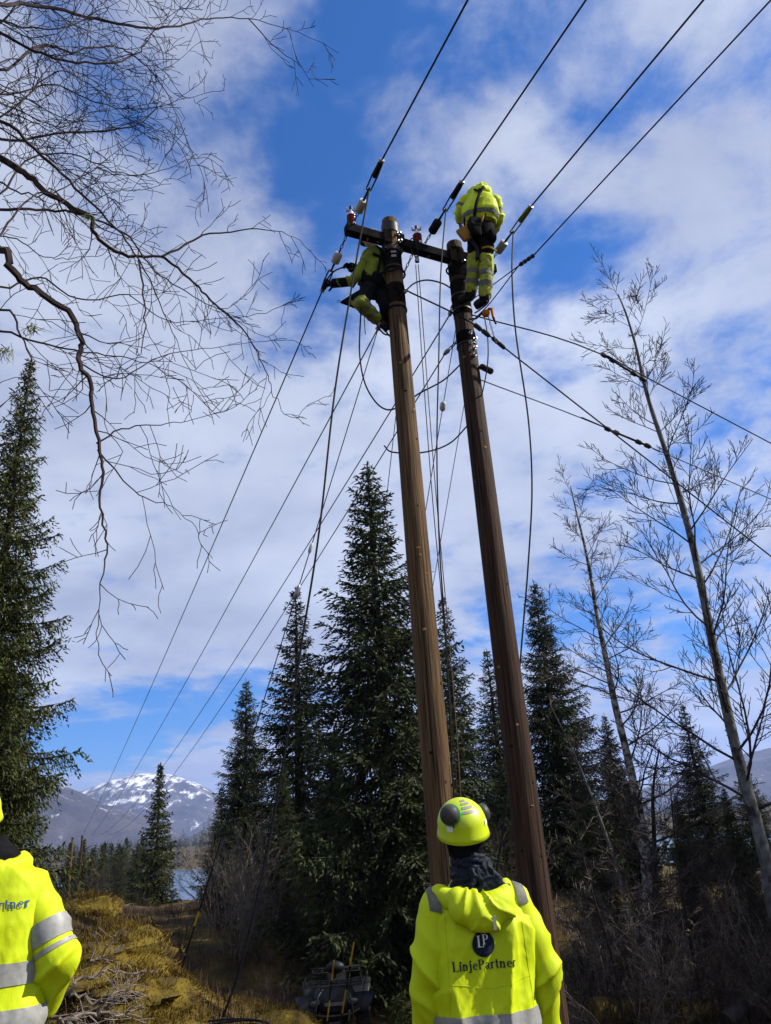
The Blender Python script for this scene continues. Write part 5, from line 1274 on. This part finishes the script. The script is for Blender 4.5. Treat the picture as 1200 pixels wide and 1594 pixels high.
for x, t_ in ((-.15, .36), (.14, .36), (-.06, .34), (.07, .34)): strap([onback(t_, x, .185), onback(t_ - .12, x * .95, .195), onback(t_ - .24, x * .8, .185)], .013, 'guy_yellow' if abs(x) < .1 else 'black_cloth', rt)
pouch(onback(-.02, -.12, .22), V(.9, -.1, .42), V(.1, 1, 0), V(-.42, 0, .9), (.075, .03, .10), 'tan_leather', rt)
pouch(onback(-.05, .20, .05), V(.9, .3, 0), V(-.3, .9, 0), V(.1, 0, 1), (.05, .05, .09), 'black_cloth', rt)
strap([onback(-.12, -.05, .18), J['knL'].lerp(J['hipL'], .45) + V(.03, -.11, 0), J['knL'].lerp(J['hipL'], .1) + V(.03, -.11, 0)], .026, 'grey_cloth', rt, 'lanyard')
strap([J['hipR'] + V(.11, -.02, -.16), J['hipR'] + V(0, -.115, -.17), J['hipR'] + V(-.08, -.08, -.15)], .013, 'guy_yellow', rt, 'leg_loop')
for S in 'LR':                                               # climbing irons
    a = J['an' + S]; f = (J['toe' + S] - a).normalized()
    MB().tube(spline([a + V(.05, -.05, .02), a + V(.02, -.04, -.12), a + f * .12 + V(0, 0, -.12), a + f * .20 + V(0, .03, -.09)], 5), .011, 6).build('climbing_iron', 'dark_steel', rt)
MB().tube([J['anL'] + V(.07, -.07, .02) + V(.012 * math.sin(x), 0, .035 * math.cos(x)) for x in [j * math.pi / 5 for j in range(11)]], .005, 5).build('carabiner', 'white_paint', rt)
wp = V(PR.x, PR.y, 8.70) - rt.location
MB().tube(spline([onback(.1, .18, -.05), wp + V(.10, -.12, 0), wp + V(-.05, -.14, -.02), wp + V(-.15, 0, -.02), wp + V(-.03, .15, 0), wp + V(.15, .06, 0), onback(.1, .1, -.14)], 6), .013, 6).build('pole_strap', 'cable', rt)

# climber hanging left of the left pole
rt = climber(at(590, 505, 8.05), 'climber hanging in a harness left of the left pole, reaching out to the insulator')
J = pj(rt, pelvis=(579, 447, 8.10), chest=(584, 412, 8.12), neck=(582, 391, 8.14), head=(576, 374, 8.10), shL=(574, 401, 7.98), shR=(598, 399, 8.30), elL=(549, 438, 7.96), elR=(566, 424, 8.22), wrL=(519, 441, 8.10), wrR=(546, 416, 8.06),
       hipL=(573, 451, 8.02), hipR=(589, 450, 8.16), knL=(562, 474, 7.78), knR=(601, 478, 7.99), anL=(588, 497, 7.96), anR=(598, 500, 8.08), toeL=(596, 507, 7.98), toeR=(604, 509, 8.12))
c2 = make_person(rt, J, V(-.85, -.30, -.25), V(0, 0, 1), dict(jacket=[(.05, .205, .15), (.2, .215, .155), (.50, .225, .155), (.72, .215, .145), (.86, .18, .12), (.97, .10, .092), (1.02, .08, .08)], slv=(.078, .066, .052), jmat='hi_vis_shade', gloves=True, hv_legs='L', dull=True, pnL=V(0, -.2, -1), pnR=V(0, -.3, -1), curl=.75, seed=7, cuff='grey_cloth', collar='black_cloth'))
helmet(c2, rt, strips=False, m='tan_leather')
def onfront(t, x, d): c, X, Y = spine_sec(J, t); return c + X * x - Y * d
for x in (-.09, .09): strap([onfront(.98, x * .6, .08), onfront(.75, x, .165), onfront(.4, x, .175), onfront(.1, x, .165)], .020, 'black_cloth', rt); strap([onfront(.98, x * .6, -.08), onfront(.75, x, -.16), onfront(.4, x * .4, -.175), onfront(.1, x, -.165)], .020, 'black_cloth', rt)
strap([onfront(.55, -.2, .12), onfront(.56, 0, .19), onfront(.55, .2, .12)], .018, 'black_cloth', rt)
cc, X, Y = spine_sec(J, .08)
MB().loft([(cc + V(0, 0, -.09), X, Y, .185, .15), (cc + V(0, 0, .0), X, Y, .215, .175), (cc + V(0, 0, .09), X, Y, .205, .165)], 24).build('work_belt', 'black_cloth', rt)
# triangular tool bag on the hip
a, b, c = at(528, 469, 7.95) - rt.location, at(560, 449, 7.95) - rt.location, at(566, 480, 7.95) - rt.location
q = V(0, .09, 0); mb = MB(); mb.v = [a, b, c, a + q * .5, b + q, c + q]; mb.f = [(0, 1, 2), (5, 4, 3), (0, 3, 4, 1), (1, 4, 5, 2), (2, 5, 3, 0)]; tbag = mb.build('tool_bag', 'black_cloth', rt, smooth=False); bv = tbag.modifiers.new('b', 'BEVEL'); bv.width = .02; bv.segments = 3
d0, d1, d2 = at(546, 467, 7.94) - rt.location, at(556, 471, 7.94) - rt.location, at(552, 476, 7.94) - rt.location
mb = MB(); mb.v = [d0, d1, at(557, 478, 7.94) - rt.location, at(546, 474, 7.94) - rt.location]; mb.v += [v_ + V(0, .008, 0) for v_ in mb.v]; mb.f = [(0, 1, 2, 3), (7, 6, 5, 4), (0, 4, 5, 1), (1, 5, 6, 2), (2, 6, 7, 3), (3, 7, 4, 0)]; mb.build('patch', 'tan_leather', tbag, smooth=False)
MB().tube([a + V(-.012, 0, 0) + V(.018 * math.cos(x), 0, .018 * math.sin(x)) for x in [j * math.pi / 5 for j in range(11)]], .004, 5).build('ring', 'dark_steel', tbag)
for S in 'LR':
    a = J['an' + S]; f = (J['toe' + S] - a).normalized()
    MB().tube(spline([a + V(-.05, -.05, .03), a + V(-.02, -.04, -.10), a + f * .10 + V(0, 0, -.12), a + f * .16 + V(.05, .03, -.08)], 5), .011, 6).build('climbing_iron', 'dark_steel', rt)
wp = V(PL.x, PL.y, 8.24) - rt.location
MB().tube(spline([onfront(.1, -.1, .16), wp + V(-.05, -.13, .02), wp + V(.08, -.12, .05), wp + V(.14, .02, .05), wp + V(.02, .14, .03), onfront(.1, .18, 0)], 6), .013, 6).build('pole_strap', 'cable', rt)
strap([J['elL'].lerp(J['wrL'], .15), J['elL'].lerp(J['wrL'], .55), J['wrL']], .064, 'black_cloth', rt, 'glove_gauntlet', 10)
strap([J['elR'].lerp(J['wrR'], .10), J['wrR']], .064, 'black_cloth', rt, 'glove_gauntlet', 10)
tl = at(565, 480, 7.85); wire('tool_line', [at(567, 440, 7.85), at(566, 470, 7.85), at(568, 512, 7.86), at(569, 520, 7.86)], .006, 'cable', 'short dark line with a tassel hanging below the lower climber', 'rope')

# ------------------------------------------------------------------ quad bike
pa_ = at(524, 1594, 15.6); ZA = hgt(pa_.x, pa_.y); ZA = min(ZA, -1.45)
qb = empty('quad_bike', (pa_.x, pa_.y, ZA), .06); tag(qb, 'black quad bike standing in the shaded hollow, facing the camera', 'quad bike')
def wheel(x, y, r_, w_):
    s = 1 if x > 0 else -1
    t_ = MB().lathe((x - s * w_ / 2, y, r_), (s, 0, 0), [(0, r_ * .55), (.01, r_ * .8), (.05, r_ * .97), (w_ / 2, r_), (w_ - .05, r_ * .97), (w_ - .01, r_ * .8), (w_, r_ * .55)], 28)
    wl = t_.build('wheel', 'tyre', qb)
    for i in range(22):
        a = 2 * math.pi * i / 22; d = V(0, math.cos(a), math.sin(a)); MB().box(V(x, y, r_) + d * r_ * 1.0, (w_ * .8, .045, .03), X=V(1, 0, 0) * math.cos(.3) + d.cross(V(1, 0, 0)) * math.sin(.3) * (1 if i % 2 else -1), Y=d.cross(V(1, 0, 0)), Z=d).build('tread_block', 'tyre', wl, smooth=False)
    MB().lathe((x - s * .02, y, r_), (s, 0, 0), [(0, r_ * .56), (w_ / 2, r_ * .5), (w_ / 2 + .01, r_ * .15), (w_ / 2 + .03, .03)], 20).build('rim', 'dark_steel', wl)
for x in (-.46, .46):
    wheel(x, -.62, .31, .22); wheel(x, .66, .31, .26)
def qpart(name, secs, m='atv_paint', p=3.0, par=qb): return MB().loft(secs, 24, p).build(name, m, par)
X_, Y_, Z_ = V(1, 0, 0), V(0, 1, 0), V(0, 0, 1)
hood_ = qpart('front_body', [(V(0, -.98, .66), X_, Z_, .20, .07), (V(0, -.92, .70), X_, Z_, .30, .14), (V(0, -.7, .76), X_, Z_, .34, .16), (V(0, -.35, .82), X_, Z_, .26, .14), (V(0, -.15, .84), X_, Z_, .17, .10)])
for s in (-1, 1):
    qpart('front_fender', [(V(s * .42, -.98, .60), X_, Z_, .13, .03), (V(s * .44, -.90, .70), X_, Z_, .18, .035), (V(s * .46, -.65, .76), X_, Z_, .19, .035), (V(s * .46, -.40, .70), X_, Z_, .18, .035), (V(s * .44, -.26, .55), X_, Z_, .15, .03)])
    qpart('rear_fender', [(V(s * .42, .28, .55), X_, Z_, .14, .03), (V(s * .44, .45, .74), X_, Z_, .17, .035), (V(s * .45, .75, .78), X_, Z_, .18, .035), (V(s * .44, 1.0, .66), X_, Z_, .15, .03)])
    hl_ = MB().ell((s * .31, -.965, .715), (.085, .03, .05)).build('headlight', 'lamp_glass', qb); MB().ell((s * .31, -.955, .715), (.10, .025, .065)).build('bezel', 'cable', hl_)
    MB().tube(spline([V(s * .22, -1.02, .40), V(s * .30, -1.08, .55), V(s * .26, -1.07, .80), V(s * .18, -.95, .90)], 5), .016, 8).build('bumper_bar', 'dark_steel', qb)
    MB().tube([V(s * .17, -.75, .33), V(s * .42, -.62, .31)], .025, 6).build('axle_arm', 'dark_steel', qb)
MB().tube(spline([V(-.42, -1.03, .62), V(-.26, -1.09, .57), V(0, -1.10, .55), V(.26, -1.09, .57), V(.42, -1.03, .62)], 5), .015, 8).build('bumper_bar', 'dark_steel', qb)
MB().box((0, -1.0, .70), (.30, .03, .045)).build('grille', 'steel', qb); MB().box((0, -.98, .45), (.30, .06, .22)).build('winch_plate', 'cable', qb); MB().lathe((-.09, -1.03, .42), (1, 0, 0), [(0, .04), (.18, .04)], 12).build('winch', 'dark_steel', qb)
for x in (-.42, -.25, -.08, .08, .25, .42): MB().tube([V(x, -.98, .96), V(x, -.45, .96)], .011, 6).build('rack_bar', 'dark_steel', qb); MB().tube([V(x, .42, .97), V(x, 1.0, .97)], .011, 6).build('rack_bar', 'dark_steel', qb)
for y in (-.99, -.72, -.45, .42, .72, 1.0): MB().tube([V(-.45, y, .955), V(.45, y, .955)], .012, 6).build('rack_bar', 'dark_steel', qb)
for s in (-1, 1): MB().tube(spline([V(s * .45, -.99, .955), V(s * .46, -.99, 1.06), V(s * .44, -.72, 1.07), V(s * .45, -.45, .955)], 5), .012, 6).build('rack_bar', 'dark_steel', qb)
qpart('seat', [(V(0, -.08, .83), X_, Z_, .12, .07), (V(0, .1, .86), X_, Z_, .17, .09), (V(0, .4, .88), X_, Z_, .19, .10), (V(0, .62, .90), X_, Z_, .18, .09)], 'black_cloth')
qpart('engine', [(V(0, -.5, .45), X_, Z_, .2, .18), (V(0, 0, .45), X_, Z_, .24, .22), (V(0, .5, .45), X_, Z_, .2, .18)], 'dark_steel')
MB().tube(spline([V(-.40, -.12, 1.10), V(-.2, -.22, 1.10), V(0, -.25, 1.05), V(.2, -.22, 1.10), V(.40, -.12, 1.10)], 5), .013, 8).build('handlebar', 'dark_steel', qb)
for s in (-1, 1): MB().tube([V(s * .28, -.19, 1.10), V(s * .41, -.12, 1.10)], .019, 8).build('grip', 'cable', qb)
MB().tube([V(0, -.25, 1.05), V(0, -.32, .86)], .03, 8).build('steering_post', 'dark_steel', qb)
MB().ell((.02, -.28, 1.12), (.16, .10, .10)).build('instrument_pod', 'atv_paint', qb)

# ------------------------------------------------------------------ haze
HZ = MB().box((0, 0, 0), (15000, 15000, 720)).build('haze', None, smooth=False)
HZ.location = (0, 3000, 720 / 2 - 40)
hm_ = bpy.data.materials.new('haze_air'); hm_.use_nodes = True; t = hm_.node_tree; t.nodes.clear()
o = t.nodes.new('ShaderNodeOutputMaterial'); pv = t.nodes.new('ShaderNodeVolumePrincipled'); pv.inputs['Color'].default_value = (.40, .54, 1.0, 1); pv.inputs['Density'].default_value = 1.35e-4; pv.inputs['Anisotropy'].default_value = .2
t.links.new(pv.outputs[0], o.inputs['Volume']); HZ.data.materials.append(hm_); HZ['kind'] = 'stuff'; HZ['label'] = 'thin bluish air haze over the valley'; HZ['category'] = 'haze'
